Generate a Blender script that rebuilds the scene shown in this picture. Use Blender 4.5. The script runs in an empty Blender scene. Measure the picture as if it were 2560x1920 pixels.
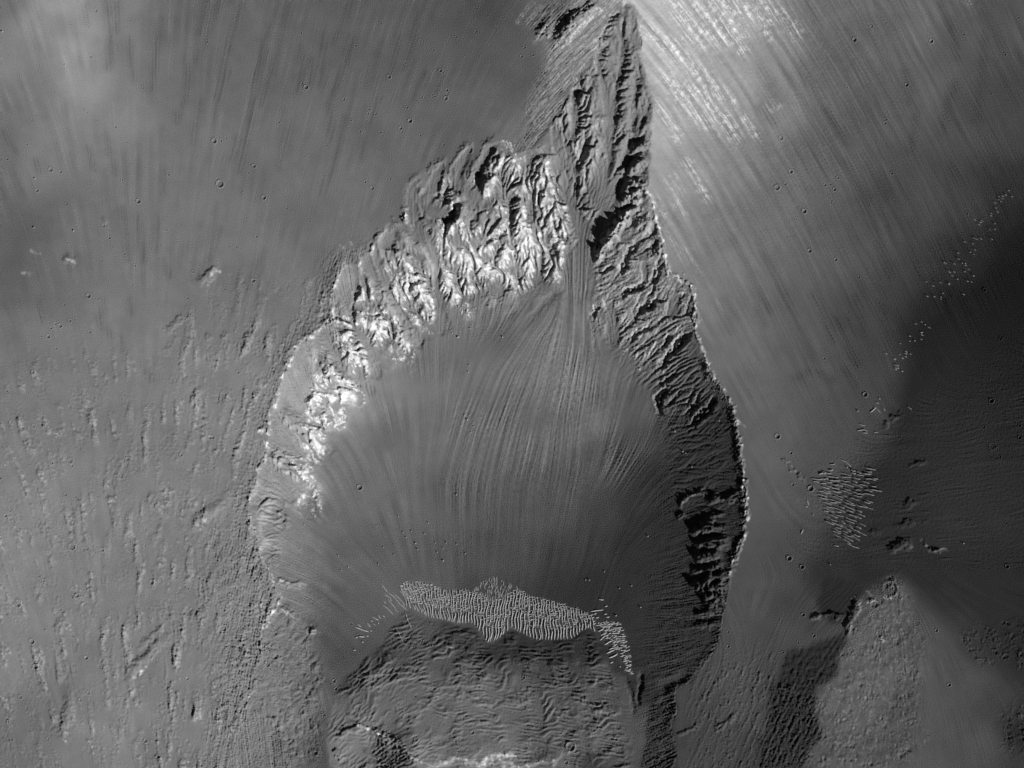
import bpy, math
import numpy as np
from mathutils import Vector

# ---- camera, light, exposure -------------------------------------------------------------------
MPU = 2.0                                    # metres on the ground per map unit
SUN_AZ, SUN_EL = 42.0, 28.0                  # sun towards the lower right of the frame, low
A0, A_ROCK, AMB = 0.215, 0.60, 0.03
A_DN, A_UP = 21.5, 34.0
CARVE_N = 12
scene = bpy.context.scene
cam = bpy.data.cameras.new('camera'); camera = bpy.data.objects.new('camera', cam)
scene.collection.objects.link(camera); scene.camera = camera
camera.location = (0, 0, 50000.0); camera.rotation_euler = (0, 0, 0)
cam.sensor_width = 36.0; cam.sensor_fit = 'HORIZONTAL'; cam.lens = 36.0 * 50000.0 / 5120.0
cam.clip_start = 100.0; cam.clip_end = 120000.0
_az, _el = math.radians(SUN_AZ), math.radians(SUN_EL)
TO_SUN = Vector((math.cos(_az) * math.cos(_el), -math.sin(_az) * math.cos(_el), math.sin(_el)))
world = bpy.data.worlds.new('World'); scene.world = world; world.use_nodes = True
nt = world.node_tree; nt.nodes.clear()
sky = nt.nodes.new('ShaderNodeTexSky'); sky.sky_type = 'NISHITA'; sky.sun_disc = False
sky.air_density = 0.06; sky.dust_density = 0.1; sky.ozone_density = 0.0   # thin Martian air
sky.sun_elevation = _el; sky.sun_rotation = math.atan2(TO_SUN.x, TO_SUN.y)
grey = nt.nodes.new('ShaderNodeRGBToBW'); bg = nt.nodes.new('ShaderNodeBackground'); wo = nt.nodes.new('ShaderNodeOutputWorld')
bg.inputs['Strength'].default_value = 0.05
nt.links.new(sky.outputs[0], grey.inputs[0]); nt.links.new(grey.outputs[0], bg.inputs[0]); nt.links.new(bg.outputs[0], wo.inputs[0])
sun = bpy.data.lights.new('sun', 'SUN'); sun.energy = 5.0; sun.angle = math.radians(0.5); sun.color = (1, 1, 1)
sun_o = bpy.data.objects.new('sun', sun); scene.collection.objects.link(sun_o)
sun_o.rotation_euler = TO_SUN.to_track_quat('Z', 'Y').to_euler(); sun_o.location = TO_SUN * 8000
vs = scene.view_settings; vs.view_transform = 'Standard'; vs.look = 'None'; vs.exposure = 0.1; vs.gamma = 1.0; vs.use_curve_mapping = False

# [TERRAIN BEGIN]
STEP = 2.0                      # grid spacing in map units (1 map unit = 2 m on the ground)
X0, Y0 = -160.0, -120.0
NX, NY = 1441, 1081
GX = (X0 + STEP * np.arange(NX)).astype(np.float32)
GY = (Y0 + STEP * np.arange(NY)).astype(np.float32)
XX, YY = np.meshgrid(GX, GY)
UX, UY = math.cos(math.radians(SUN_AZ)), math.sin(math.radians(SUN_AZ))   # towards the sun, map y runs down
SE, CE = math.sin(math.radians(SUN_EL)), math.cos(math.radians(SUN_EL))
_KX = np.fft.rfftfreq(NX, STEP).astype(np.float32)[None, :]
_KY = np.fft.fftfreq(NY, STEP).astype(np.float32)[:, None]
_KR = np.sqrt(_KX ** 2 + _KY ** 2)

def pts(s, ox=0.0, oy=0.0, k=1.0):
    out = []
    for w in s.split():
        a = [float(v) for v in w.split(',')]
        out.append([ox + a[0] / k, oy + a[1] / k] + a[2:])
    return out
def tp(ox, oy, s): return pts(s, ox, oy, 3.318)     # survey sheets drawn at 3.318 x

_KRH = np.sqrt(np.fft.rfftfreq((NX + 1) // 2, 2 * STEP)[None, :] ** 2 + np.fft.fftfreq((NY + 1) // 2, 2 * STEP)[:, None] ** 2).astype(np.float32)
def up2(f):
    """half grid -> full grid, linear"""
    g = np.empty((NY, f.shape[1]), np.float32); g[::2] = f; g[1::2] = 0.5 * (f[:-1] + f[1:])
    h = np.empty((NY, NX), np.float32); h[:, ::2] = g; h[:, 1::2] = 0.5 * (g[:, :-1] + g[:, 1:])
    return h
def blur(f, s):
    if s >= 4.0:
        g = f[::2, ::2]
        return up2(np.fft.irfft2(np.fft.rfft2(g) * np.exp(-2 * (math.pi * s * _KRH) ** 2), g.shape).astype(np.float32))
    return np.fft.irfft2(np.fft.rfft2(f) * np.exp(-2 * (math.pi * s * _KR) ** 2), (NY, NX)).astype(np.float32)
def white(seed, half=False): return np.random.default_rng(seed).standard_normal(_KRH.shape[:1] + ((NX + 1) // 2,) if half else (NY, NX), dtype=np.float32)
def band(seed, wl, w=0.5):
    k0 = 1.0 / wl; half = wl >= 20
    f = np.exp(-0.5 * (np.log(np.maximum(_KRH if half else _KR, 1e-6) / k0) / w) ** 2)
    z = white(seed, half)
    n = np.fft.irfft2(np.fft.rfft2(z) * f, z.shape).astype(np.float32)
    n /= n.std()
    return up2(n) if half else n
def fbm(seed, wl, power=2.0, lo=None):
    k = np.maximum(_KR, 1.0 / 4000)
    f = 1.0 / (1.0 + (k * wl) ** power) if lo is None else np.exp(-(lo * _KR) ** 2) / (1.0 + (k * wl) ** power)
    n = np.fft.irfft2(np.fft.rfft2(white(seed)) * f, (NY, NX)).astype(np.float32)
    return (n - n.mean()) / n.std()
def sstep(a, b, x):
    t = np.clip((x - a) / (b - a), 0, 1); return t * t * (3 - 2 * t)
def raster(poly):
    m = np.zeros((NY, NX), np.float32)
    P = np.array([p[:2] for p in poly]); Q = np.roll(P, -1, 0)
    for j in range(NY):
        y = GY[j] + 0.01
        c = ((P[:, 1] <= y) & (Q[:, 1] > y)) | ((Q[:, 1] <= y) & (P[:, 1] > y))
        if not c.any(): continue
        xs = np.sort(P[c, 0] + (y - P[c, 1]) / (Q[c, 1] - P[c, 1]) * (Q[c, 0] - P[c, 0]))
        ii = np.searchsorted(GX, xs)
        for a, b in zip(ii[::2], ii[1::2]): m[j, a:b] = 1
    return m
def gather(f, x, y):          # nearest lookup at map coordinates
    i = np.clip(((x - X0) / STEP + 0.5).astype(np.int32), 0, NX - 1)
    j = np.clip(((y - Y0) / STEP + 0.5).astype(np.int32), 0, NY - 1)
    return f[j, i]
WX = fbm(11, 60, 3.0) * 5; WY = fbm(12, 60, 3.0) * 5
def region(s, warp=0.7, soft=0.0):
    poly = s if isinstance(s, list) else pts(s)
    m = raster(poly)
    if warp: m = gather(m, XX + warp * WX, YY + warp * WY)
    return np.clip(blur(m, soft), 0, 1) if soft else m
def seg_field(P, R):
    """window, distance, along-parameter (0..1), side and interpolated third column for a polyline"""
    P = [list(p) + [1.0] * (3 - len(p)) for p in P]
    A = np.array(P, np.float32)
    i0 = max(int((A[:, 0].min() - R - X0) / STEP), 0); i1 = min(int((A[:, 0].max() + R - X0) / STEP) + 2, NX)
    j0 = max(int((A[:, 1].min() - R - Y0) / STEP), 0); j1 = min(int((A[:, 1].max() + R - Y0) / STEP) + 2, NY)
    if i1 <= i0 or j1 <= j0: return None
    x = XX[j0:j1, i0:i1]; y = YY[j0:j1, i0:i1]
    L = np.hypot(*(A[1:, :2] - A[:-1, :2]).T); cum = np.concatenate([[0], np.cumsum(L)]); tot = cum[-1]
    D = np.full(x.shape, 1e9, np.float32); Tt = np.zeros_like(D); S = np.zeros_like(D); V = np.zeros_like(D)
    for k in range(len(A) - 1):
        dx, dy = A[k + 1, :2] - A[k, :2]; l2 = dx * dx + dy * dy + 1e-9
        t = np.clip(((x - A[k, 0]) * dx + (y - A[k, 1]) * dy) / l2, 0, 1)
        ex = x - A[k, 0] - t * dx; ey = y - A[k, 1] - t * dy
        d = np.sqrt(ex * ex + ey * ey); m = d < D
        D[m] = d[m]; Tt[m] = ((cum[k] + t * L[k]) / tot)[m]
        S[m] = np.sign(dx * ey - dy * ex)[m]; V[m] = (A[k, 2] + t * (A[k + 1, 2] - A[k, 2]))[m]
    return (slice(j0, j1), slice(i0, i1)), D, Tt, S, V
def ridge(H, P, W, A, taper=(0.1, 0.3), asym=0.0, rough=0.0, mode='add'):
    """raise (A>0) or cut (A<0) a crest of half width W along the polyline; third column scales it"""
    r = seg_field(P, W * 1.6)
    if r is None: return
    w, D, t, S, V = r
    if rough: D = D + rough * WX[w] * 0.6 + rough * RW[w]
    ww = W * (1 + asym * S) * np.maximum(V, 0.05)
    p = np.clip(1 - np.abs(D) / ww, 0, 1)
    p = p * (1.25 - 0.25 * p)
    e = sstep(0, max(taper[0], 1e-3), t) * (1 - sstep(1 - max(taper[1], 1e-3), 1.0001, t))
    H[w] += A * p * e * np.clip(V, 0, 1.5)
def paint(M, P, W, v=1.0, soft=0.5, rough=0.0):
    """lay a soft band of half width W (times third column) into mask M"""
    r = seg_field(P, W * (1 + soft) * max([p[2] if len(p) > 2 else 1 for p in P]) + 8 * (rough > 0) + 2)
    if r is None: return
    w, D, t, S, V = r
    if rough: D = D + rough * RW[w]
    M[w] = np.maximum(M[w], v * (1 - sstep(1 - soft, 1 + soft, D / (W * np.maximum(V, 0.05)))))
RW = fbm(13, 14, 2.5) * 2.5
def lic(src, fx, fy, n, ds, half=False):
    """smear a texture along a direction field"""
    q = 2 if half else 1
    src, fx, fy = src[::q, ::q], fx[::q, ::q], fy[::q, ::q]
    ny, nx = src.shape; ds = ds / (STEP * q)
    acc = src.copy(); flat = src.ravel(); fxr = (fx * ds).ravel(); fyr = (fy * ds).ravel()
    bx, by = np.meshgrid(np.arange(nx, dtype=np.float32) + .5, np.arange(ny, dtype=np.float32) + .5)
    for sg in (1, -1):
        x, y = bx.copy(), by.copy(); idx = np.arange(nx * ny, dtype=np.int32).reshape(ny, nx)
        for k in range(n):
            x += sg * fxr[idx]; y += sg * fyr[idx]
            np.clip(x, 0, nx - .01, out=x); np.clip(y, 0, ny - .01, out=y)
            idx = y.astype(np.int32) * nx + x.astype(np.int32)
            acc += (0.5 + 0.5 * math.cos(math.pi * (k + 1) / (n + 1))) * flat[idx]
    acc -= acc.mean(); acc /= acc.std()
    return up2(acc) if half else acc
def shep(P, q=8):
    """smooth scattered interpolation of tone readings"""
    gx, gy = GX[::q], GY[::q]; x, y = np.meshgrid(gx, gy)
    num = np.zeros_like(x); den = np.zeros_like(x)
    for p in P:
        w = ((x - p[0]) ** 2 + (y - p[1]) ** 2 + 22.0 ** 2) ** -1.9 * 1e8
        num += w * p[2]; den += w
    f = num / den
    fi = np.clip((np.arange(NX)) / q, 0, len(gx) - 1.001); fj = np.clip(np.arange(NY) / q, 0, len(gy) - 1.001)
    i = fi.astype(int); j = fj.astype(int); u = (fi - i)[None, :]; v = (fj - j)[:, None]
    f = (f[j][:, i] * (1 - u) + f[j][:, i + 1] * u) * (1 - v) + (f[j + 1][:, i] * (1 - u) + f[j + 1][:, i + 1] * u) * v
    return f.astype(np.float32)

# ---- plan of the place: rims, floor, mesa, scarps (map units) -----------------------------------
RIM_R = tp(1260, 0, '1000,25 1050,50 1110,200 1130,350 1130,470 1165,600 1195,760 1240,870 1225,1020 1210,1200 1200,1400 1177,1590') + \
    tp(1260, 480, '1240,100 1245,210 1310,400 1330,530 1370,680 1480,740 1550,770 1575,900 1590,1050 1585,1180 1640,1280 1690,1430 1720,1530') + \
    tp(1260, 960, '1790,10 1890,180 1920,320 1950,550 1985,750 1990,900 2005,1120 1990,1250 1920,1400 1880,1500') + \
    tp(1260, 1420, '1870,50 1850,220 1800,420 1770,620 1720,740 1600,840 1540,930 1430,1000 1420,1130 1430,1200 1370,1260')
RIM_L = tp(1260, 0, '1000,25 960,50 880,130 870,220 800,290 740,460 715,560 640,650 560,730 510,870 430,980 400,1040 340,1200') + \
    tp(620, 0, '2230,1290 2160,1230 2100,1150 2050,1180 1960,1200 1925,1290 1870,1400 1800,1510 1790,1400 1870,1240 1865,1165 1760,1260 1700,1370 1640,1440 1620,1400 1660,1300 1520,1380 1490,1440 1440,1430 1360,1480 1320,1580 1310,1640') + \
    tp(620, 480, '1305,120 1300,200 1290,250 1190,290 1090,340 1020,480 950,530 910,600 850,590 790,610 740,680 700,800 690,920 685,1040 630,1090 550,1160 500,1210 420,1250 360,1340 320,1470 250,1570') + \
    tp(620, 960, '240,30 235,130 180,250 150,390 145,590 80,700 40,850 10,950 10,1100 50,1250 100,1430 150,1510') + \
    tp(620, 1420, '200,110 230,190 260,260 230,330 130,480 120,560')
RIM_L2 = tp(620, 0, '2230,1290 2160,1230 2100,1150 1960,1200 1870,1165 1700,1330 1660,1300 1520,1380 1490,1440 1440,1430 1360,1480 1320,1580 1310,1640')
INNER = RIM_R + pts('1690,1850 1680,2040 560,2040 590,1850 640,1700') + RIM_L[::-1]
mC = region(INNER, 0.35)
mMesa = region(tp(620, 1420, '650,1330 690,1190 740,1000 800,880 880,840 950,760 1040,690 1100,620 1250,400 1300,350 1450,430 1700,470 1850,480 1950,600 2020,640') +
               tp(1260, 1420, '0,520 60,510 150,540 250,600 420,610 520,600 580,580 640,520 700,510 770,560 830,680 900,860 1000,930 1060,1060 1080,1250 1090,1400 1080,1680') + pts('1580,2040 830,2040'), 0.5)
mDarkStrip = region(tp(1260, 1420, '1250,1040 1430,1000 1440,1130 1420,1220 1370,1260 1420,1330 1400,1460 1440,1600 1480,1700 1140,1700 1170,1500 1180,1350 1210,1200 1230,1100'), 0.8)
mScarp1 = region(tp(1900, 1420, '480,100 640,90 760,60 830,120 800,200 770,260 780,320 750,340 720,380 700,600 640,690 560,780 500,900 440,1030 470,1180 430,1300 400,1400 350,1560 340,1680 0,1680 30,1500 60,1300 80,1080 90,960 180,830 300,720 460,610 600,560 640,470 380,420 420,360 520,330 560,220'), 2.4)
mHill = region(tp(1900, 1420, '800,130 900,100 1000,90 1110,110 1200,250 1260,420 1330,600 1340,900 1300,1200 1330,1400 1100,1700 350,1700 360,1560 410,1400 440,1300 480,1180 450,1030 510,900 570,780 650,690 710,600 730,380 760,340 790,320 780,260 810,200'), 2.6)

A_TONE = pts('0,0,105 60,120,122 100,60,130 150,0,152 200,100,150 220,200,140 60,250,110 0,400,98 100,400,120 300,0,118 300,100,115 300,250,126 400,50,95 400,200,105 500,0,90 500,150,95 500,350,108 600,50,95 650,200,95 700,0,88 800,100,90 800,300,98 700,450,103 900,0,86 1000,150,88 1000,300,92 1100,0,82 1200,50,76 1200,150,84 1250,100,85 1280,250,86 1330,200,80 1150,300,90 1000,420,98 900,500,105 800,600,105 0,520,95 60,560,85 0,650,90 100,700,95 200,500,106 200,650,106 300,600,110 400,700,110 550,600,110 600,750,108 700,800,113 300,800,112 100,850,110 0,900,113 100,1000,115 300,1000,113 500,1000,115 600,1050,120 0,1100,118 100,1250,122 300,1250,119 450,1250,118 550,1300,120 0,1400,125 150,1500,120 300,1500,116 450,1450,115 0,1650,120 100,1800,105 50,1900,100 200,1850,116 300,1800,120 400,1700,116 500,1600,114 600,1500,120 400,1900,112 550,1850,114 1450,60,135 1400,180,125 1350,260,110 1480,40,140 1400,40,95 1330,330,95 1290,330,100')
B_TONE = pts('1600,20,188 1640,60,188 1650,150,184 1660,300,168 1650,450,152 1680,600,136 1750,100,172 1750,250,165 1750,400,142 1800,600,115 1760,700,115 1850,50,165 1850,200,155 1850,400,125 1900,550,108 1950,100,140 1950,250,130 1950,450,108 1850,800,102 1900,950,92 1850,900,100 2050,50,110 2050,200,105 2050,400,100 2050,600,95 2000,800,88 2000,950,80 2150,100,100 2150,300,95 2150,600,85 2150,800,75 2300,50,98 2300,250,90 2300,500,78 2250,700,70 2200,900,65 2400,100,80 2400,300,75 2400,500,68 2400,650,55 2350,750,52 2300,850,48 2500,50,72 2500,300,68 2560,200,65 2500,480,55 2560,600,46 2500,700,42 2450,800,35 2400,900,34 2350,1000,32 2300,1100,38 2560,800,32 2500,950,32 2450,1050,32 2560,1100,28 2200,1100,58 2150,1000,68 2100,1100,68 2050,1050,75 1950,1050,88 1900,1150,92 1880,1250,85 1880,1350,80 1950,1250,80 2000,1350,65 2050,1250,72 2100,1350,52 2150,1250,48 2200,1300,42 2250,1200,36 2300,1350,37 2400,1300,36 2500,1250,30 2560,1350,32 2450,1400,38 2300,1450,42 2200,1400,38 1860,1450,72 1900,1450,78 1950,1450,68 1980,1520,62 1850,1550,75 1820,1650,70 1900,1600,66 1950,1700,58 1850,1750,70 1800,1750,64 1780,1850,62 1880,1850,60 1930,1850,52 2050,1430,48 2300,1600,82 2300,1750,80 2350,1850,76 2400,1700,72 2250,1650,84 2250,1800,82 2450,1850,75 2500,1750,60 2450,1600,52 2400,1550,55 2500,1550,46 2540,1650,46 2560,1750,50 2520,1820,42 2560,1900,55 2250,1500,62 2350,1480,50 2450,1480,42 2550,1450,38 2200,1380,40')
C_TONE = pts('1605,1760,66 1608,1850,70 1602,1905,68 1600,1690,52 1606,1800,70 1635,1740,40 1545,40,126 1570,90,120 1540,110,126 1590,200,112 1600,330,104 1510,200,124 1480,250,124 1540,330,122 1560,400,112 1500,420,118 1600,470,98 1440,350,124 1440,760,107 1400,850,105 1450,950,103 1345,920,103 1480,1050,98 1400,1000,98 1325,775,88 1275,850,88 1440,650,104 1460,580,102 1500,300,115 1450,280,114 1550,450,108 1480,480,98 1450,600,92 1590,420,84 1600,520,98 1560,600,108 1540,700,112 1600,700,108 1650,700,102 1620,820,97 1700,800,94 1680,900,84 1740,850,70 1740,950,60 1780,1000,52 1700,1000,65 1050,450,112 1100,480,110 1150,450,105 1200,420,105 1200,520,125 1250,500,130 1300,450,130 1380,480,130 1380,600,140 1300,640,158 1200,640,158 1100,640,150 1050,560,115 1000,650,130 1000,720,140 930,700,125 900,750,140 870,720,152 860,800,125 950,800,150 1000,850,125 900,900,150 800,900,150 760,900,160 720,960,160 800,980,158 850,980,172 740,1060,148 700,1100,148 780,1100,158 690,1180,140 760,1200,145 660,1250,140 720,1280,130 660,1350,135 720,1380,130 1100,760,115 1200,750,110 1300,740,112 1380,720,100 950,950,118 1050,900,100 1150,900,98 1300,900,95 1400,800,95 1450,850,98 1500,900,92 1560,900,90 1000,1100,98 1100,1050,92 1200,1050,88 1300,1050,88 1400,1050,85 1500,1000,85 1600,1000,75 850,1150,110 900,1200,95 1000,1250,88 1100,1250,82 1200,1250,75 1300,1250,72 1400,1250,68 1500,1150,70 1600,1100,62 1700,1080,48 1780,1080,42 1830,1150,38 1750,1180,38 1650,1180,48 1600,1250,50 1500,1300,58 800,1300,95 850,1380,85 780,1400,110 950,1380,82 1100,1400,75 1200,1400,68 1300,1400,65 1400,1400,58 1500,1400,55 1600,1380,42 1660,1320,40 1700,1280,45 1750,1300,42 1800,1300,40 1840,1300,40 1750,1400,38 1700,1420,35 1800,1420,38 1650,1480,35 1600,1500,38 1700,1520,32 1780,1550,32 1650,1600,30 1600,1600,35 1720,1640,28 1650,1680,30 1600,1720,45 700,1470,125 750,1450,120 740,1540,115 800,1480,95 850,1500,85 800,1550,88 900,1500,82 720,1600,118 680,1650,120 760,1650,115 700,1720,115 780,1750,100 750,1800,110 680,1800,118 800,1650,85 830,1600,78 850,1640,72 820,1720,82 810,1800,80 800,1880,80 720,1880,105 620,1850,118 640,1600,120 600,1700,118 950,1500,78 1050,1450,75 1200,1470,65 1300,1500,62 1400,1500,58 1500,1500,50 1560,1540,48 1000,1530,80 1100,1560,78 1250,1570,75 1400,1570,65 1500,1590,60 1560,1640,60 1580,1700,60')
D_TONE = pts('900,1650,55 960,1610,50 870,1700,50 1000,1600,58 1050,1580,60 1130,1590,48 1180,1620,50 1230,1640,42 1300,1620,42 1400,1620,40 1480,1620,42 1450,1680,50 1500,1700,60 1350,1680,50 950,1720,75 1050,1700,75 1100,1650,62 1050,1780,80 1150,1750,72 1250,1720,65 950,1800,82 1100,1820,80 1200,1800,75 1300,1780,68 1350,1820,62 1400,1750,58 1250,1860,80 880,1780,75 850,1820,80 860,1880,100 840,1900,90 900,1850,90 920,1890,85 960,1880,50 1000,1900,48 980,1850,60 1050,1880,100 1080,1900,100 1200,1890,100 1150,1870,80 1280,1900,92 1400,1880,72 1450,1850,60 1480,1900,45 1500,1850,70 1540,1850,60 1560,1750,56 1580,1800,55 1540,1720,52 1520,1780,60 1470,1780,65 1600,1850,55 1590,1900,55')
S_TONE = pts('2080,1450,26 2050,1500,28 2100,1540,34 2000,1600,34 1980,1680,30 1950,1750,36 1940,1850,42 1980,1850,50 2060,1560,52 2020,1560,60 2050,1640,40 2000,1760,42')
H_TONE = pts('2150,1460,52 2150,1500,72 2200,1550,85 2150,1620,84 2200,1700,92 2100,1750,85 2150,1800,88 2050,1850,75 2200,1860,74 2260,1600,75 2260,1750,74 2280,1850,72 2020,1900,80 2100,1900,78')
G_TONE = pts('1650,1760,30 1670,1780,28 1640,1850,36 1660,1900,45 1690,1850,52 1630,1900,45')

# tone of sunlit ground -> slope towards the sun
def lin(v):
    v = v / 255.0
    return np.where(v <= 0.04045, v / 12.92, ((v + 0.055) / 1.055) ** 2.4)
left_of = np.interp(YY, [-120, 8, 60], [1480, 1556, 1562])
mA = ((1 - mC) * (XX < left_of)).astype(np.float32)
dd_ = ((XX - 2560) * 820 + (YY - 545) * 470) / 945.0 + 10 * fbm(75, 90, 2.5)
wd_ = sstep(-95, 75, dd_) * (1 - sstep(1330, 1440, YY)) * sstep(2060, 2220, XX + .3 * (YY - 1000))
btone = blur(shep(B_TONE), 16); btone = btone * (1 - .85 * wd_) + .85 * wd_ * np.interp(dd_, [0, 160, 420], [44, 34, 25]) + 8 * (1 - wd_) * sstep(2150, 2350, XX) * (1 - sstep(600, 900, YY))
TONE = np.where(mC > 0, shep(C_TONE), np.where(mA > 0, shep(A_TONE) * (1 + .03 * sstep(700, 900, YY)), btone))
T16_ = lambda s: tp(1900, 1420, s)
TONE_FIX = [((128, 120), 2), ((384, 120), 0), ((640, 120), -2), ((896, 120), -5), ((1152, 120), -6), ((1408, 120), -4), ((1664, 120), 3), ((1920, 120), 2), ((2176, 120), 5), ((2432, 120), 5), ((128, 360), 0), ((384, 360), 2), ((640, 360), 1), ((896, 360), -1), ((1152, 360), -4), ((1408, 360), -5), ((1664, 360), 5), ((1920, 360), 7), ((2176, 360), 5), ((2432, 360), 5), ((128, 600), -3), ((384, 600), 1), ((640, 600), 0), ((896, 600), -2), ((1152, 600), -11), ((1408, 600), -5), ((1664, 600), -1), ((1920, 600), 2), ((2176, 600), 5), ((2432, 600), 5), ((128, 840), 1), ((384, 840), -1), ((640, 840), 0), ((896, 840), -16), ((1152, 840), -9), ((1408, 840), -5), ((1664, 840), 0), ((1920, 840), -3), ((2176, 840), -3), ((2432, 840), -3), ((128, 1080), 6), ((384, 1080), 2), ((640, 1080), -3), ((896, 1080), -12), ((1152, 1080), -5), ((1408, 1080), -5), ((1664, 1080), 2), ((1920, 1080), -5), ((2176, 1080), -3), ((2432, 1080), -3), ((128, 1320), 9), ((384, 1320), 8), ((640, 1320), 4), ((896, 1320), -7), ((1152, 1320), -8), ((1408, 1320), -7), ((1664, 1320), -2), ((1920, 1320), -5), ((2176, 1320), -3), ((2432, 1320), -3), ((128, 1560), 10), ((384, 1560), 11), ((640, 1560), 12), ((896, 1560), 2), ((1152, 1560), -13), ((1408, 1560), -13), ((1664, 1560), -14), ((1920, 1560), -5), ((2176, 1560), -1), ((2432, 1560), -6), ((128, 1800), 9), ((384, 1800), 12), ((640, 1800), 16), ((896, 1800), 14), ((1152, 1800), 6), ((1408, 1800), -10), ((1664, 1800), -10), ((1920, 1800), -8), ((2176, 1800), -3), ((2432, 1800), -3)]      # reading corrections
def lay_tone(t, m, soft):
    global TONE
    w = np.clip(blur(m, soft), 0, 1); w = sstep(.2, .8, w); TONE = TONE * (1 - w) + t * w
TONE = TONE * (1 + .13 * mC * np.exp(-((XX - 1230) / 330) ** 4 - ((YY - 1040) / 330) ** 4))
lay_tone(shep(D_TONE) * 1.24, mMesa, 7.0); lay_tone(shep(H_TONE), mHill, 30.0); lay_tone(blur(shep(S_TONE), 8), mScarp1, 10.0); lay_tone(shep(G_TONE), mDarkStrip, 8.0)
chn = np.zeros((NY, NX), np.float32)         # smooth pale channels curving round the dark scarp
for P, w in [(T16_('420,330 330,390 250,500 160,640 80,800 20,960 0,1100 -20,1300'), 20), (T16_('690,450 600,500 470,560 330,640'), 12)]: paint(chn, P, w, 1, .8)
TONE = TONE * (1 - .8 * chn) + .8 * chn * 66
TONE = (TONE + shep([[x, y, c] for (x, y), c in TONE_FIX])).astype(np.float32) if TONE_FIX else TONE.astype(np.float32)

# ---- broad relief, only to find which way is downhill ------------------------------------------
def membrane(lines, q):
    nx, ny = (NX - 1) // q + 1, (NY - 1) // q + 1
    F = np.zeros((ny, nx), np.float32); M = np.zeros((ny, nx), bool)
    for P in lines:
        A = np.array(P, np.float32)
        for k in range(len(A) - 1):
            n = int(np.hypot(*(A[k + 1, :2] - A[k, :2])) / (STEP * q)) * 2 + 2
            for t in np.linspace(0, 1, n):
                p = A[k] * (1 - t) + A[k + 1] * t
                i = int(round((p[0] - X0) / STEP / q)); j = int(round((p[1] - Y0) / STEP / q))
                if 0 <= i < nx and 0 <= j < ny: F[j, i] = p[2]; M[j, i] = True
    return F, M
def zlin(P, z):
    P = [p[:2] for p in P]; n = len(P)
    zz = np.interp(np.linspace(0, 1, n), np.linspace(0, 1, len(z)), z)
    return [p + [float(v)] for p, v in zip(P, zz)]
def solve(lines):
    U = None
    for q, it in ((32, 300), (16, 200), (8, 160), (4, 100)):
        F, M = membrane(lines, q)
        if U is None: U = np.full(F.shape, float(F[M].mean()), np.float32)
        else:
            ny, nx = F.shape
            fi = np.clip(np.arange(nx) / 2.0, 0, U.shape[1] - 1.001); fj = np.clip(np.arange(ny) / 2.0, 0, U.shape[0] - 1.001)
            i = fi.astype(int); j = fj.astype(int); u = (fi - i)[None]; v = (fj - j)[:, None]
            U = ((U[j][:, i] * (1 - u) + U[j][:, i + 1] * u) * (1 - v) + (U[j + 1][:, i] * (1 - u) + U[j + 1][:, i + 1] * u) * v).astype(np.float32)
        for _ in range(it):
            U[M] = F[M]
            Pd = np.pad(U, 1, mode='edge')
            U = 0.25 * (Pd[1:-1, :-2] + Pd[1:-1, 2:] + Pd[:-2, 1:-1] + Pd[2:, 1:-1])
        U[M] = F[M]
    ny, nx = U.shape
    fi = np.clip(np.arange(NX) / 4.0, 0, nx - 1.001); fj = np.clip(np.arange(NY) / 4.0, 0, ny - 1.001)
    i = fi.astype(int); j = fj.astype(int); u = (fi - i)[None].astype(np.float32); v = (fj - j)[:, None].astype(np.float32)
    return (U[j][:, i] * (1 - u) + U[j][:, i + 1] * u) * (1 - v) + (U[j + 1][:, i] * (1 - u) + U[j + 1][:, i + 1] * u) * v
LINES = [zlin(RIM_R, [300, 265, 240, 200, 160, 130, 105, 85, 60]), zlin(RIM_L, [300, 240, 190, 150, 130, 115, 100, 80, 60, 40, 20]),
    zlin(pts('1440,520 1450,640 1440,720'), [110, 70, 40]),
    zlin(pts('700,1400 720,1260 790,1110 870,1000 970,870 1090,780 1300,750 1400,715'), [-10, 0, 8, 12, 15, 18, 22, 32]), zlin(pts('1484,830 1560,940 1640,1020 1650,1150 1640,1300 1620,1500'), [28, 14, 8, 0, -20, -40]),
    zlin(pts('900,1060 1000,1000 1150,950 1300,950 1450,950 1600,1030'), [5, 0, -5, -5, -5, 0]),
    zlin(pts('800,1400 950,1380 1150,1370 1350,1360 1560,1320'), [-40, -55, -60, -60, -45]),
    zlin(pts('830,1620 880,1580 1000,1500 1200,1480 1400,1500 1560,1600'), [-80, -85, -88, -88, -85, -75]),
    zlin(pts('820,1920 810,1700'), [-95, -85]), zlin(pts('1600,1920 1600,1700'), [-80, -70])]

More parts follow.
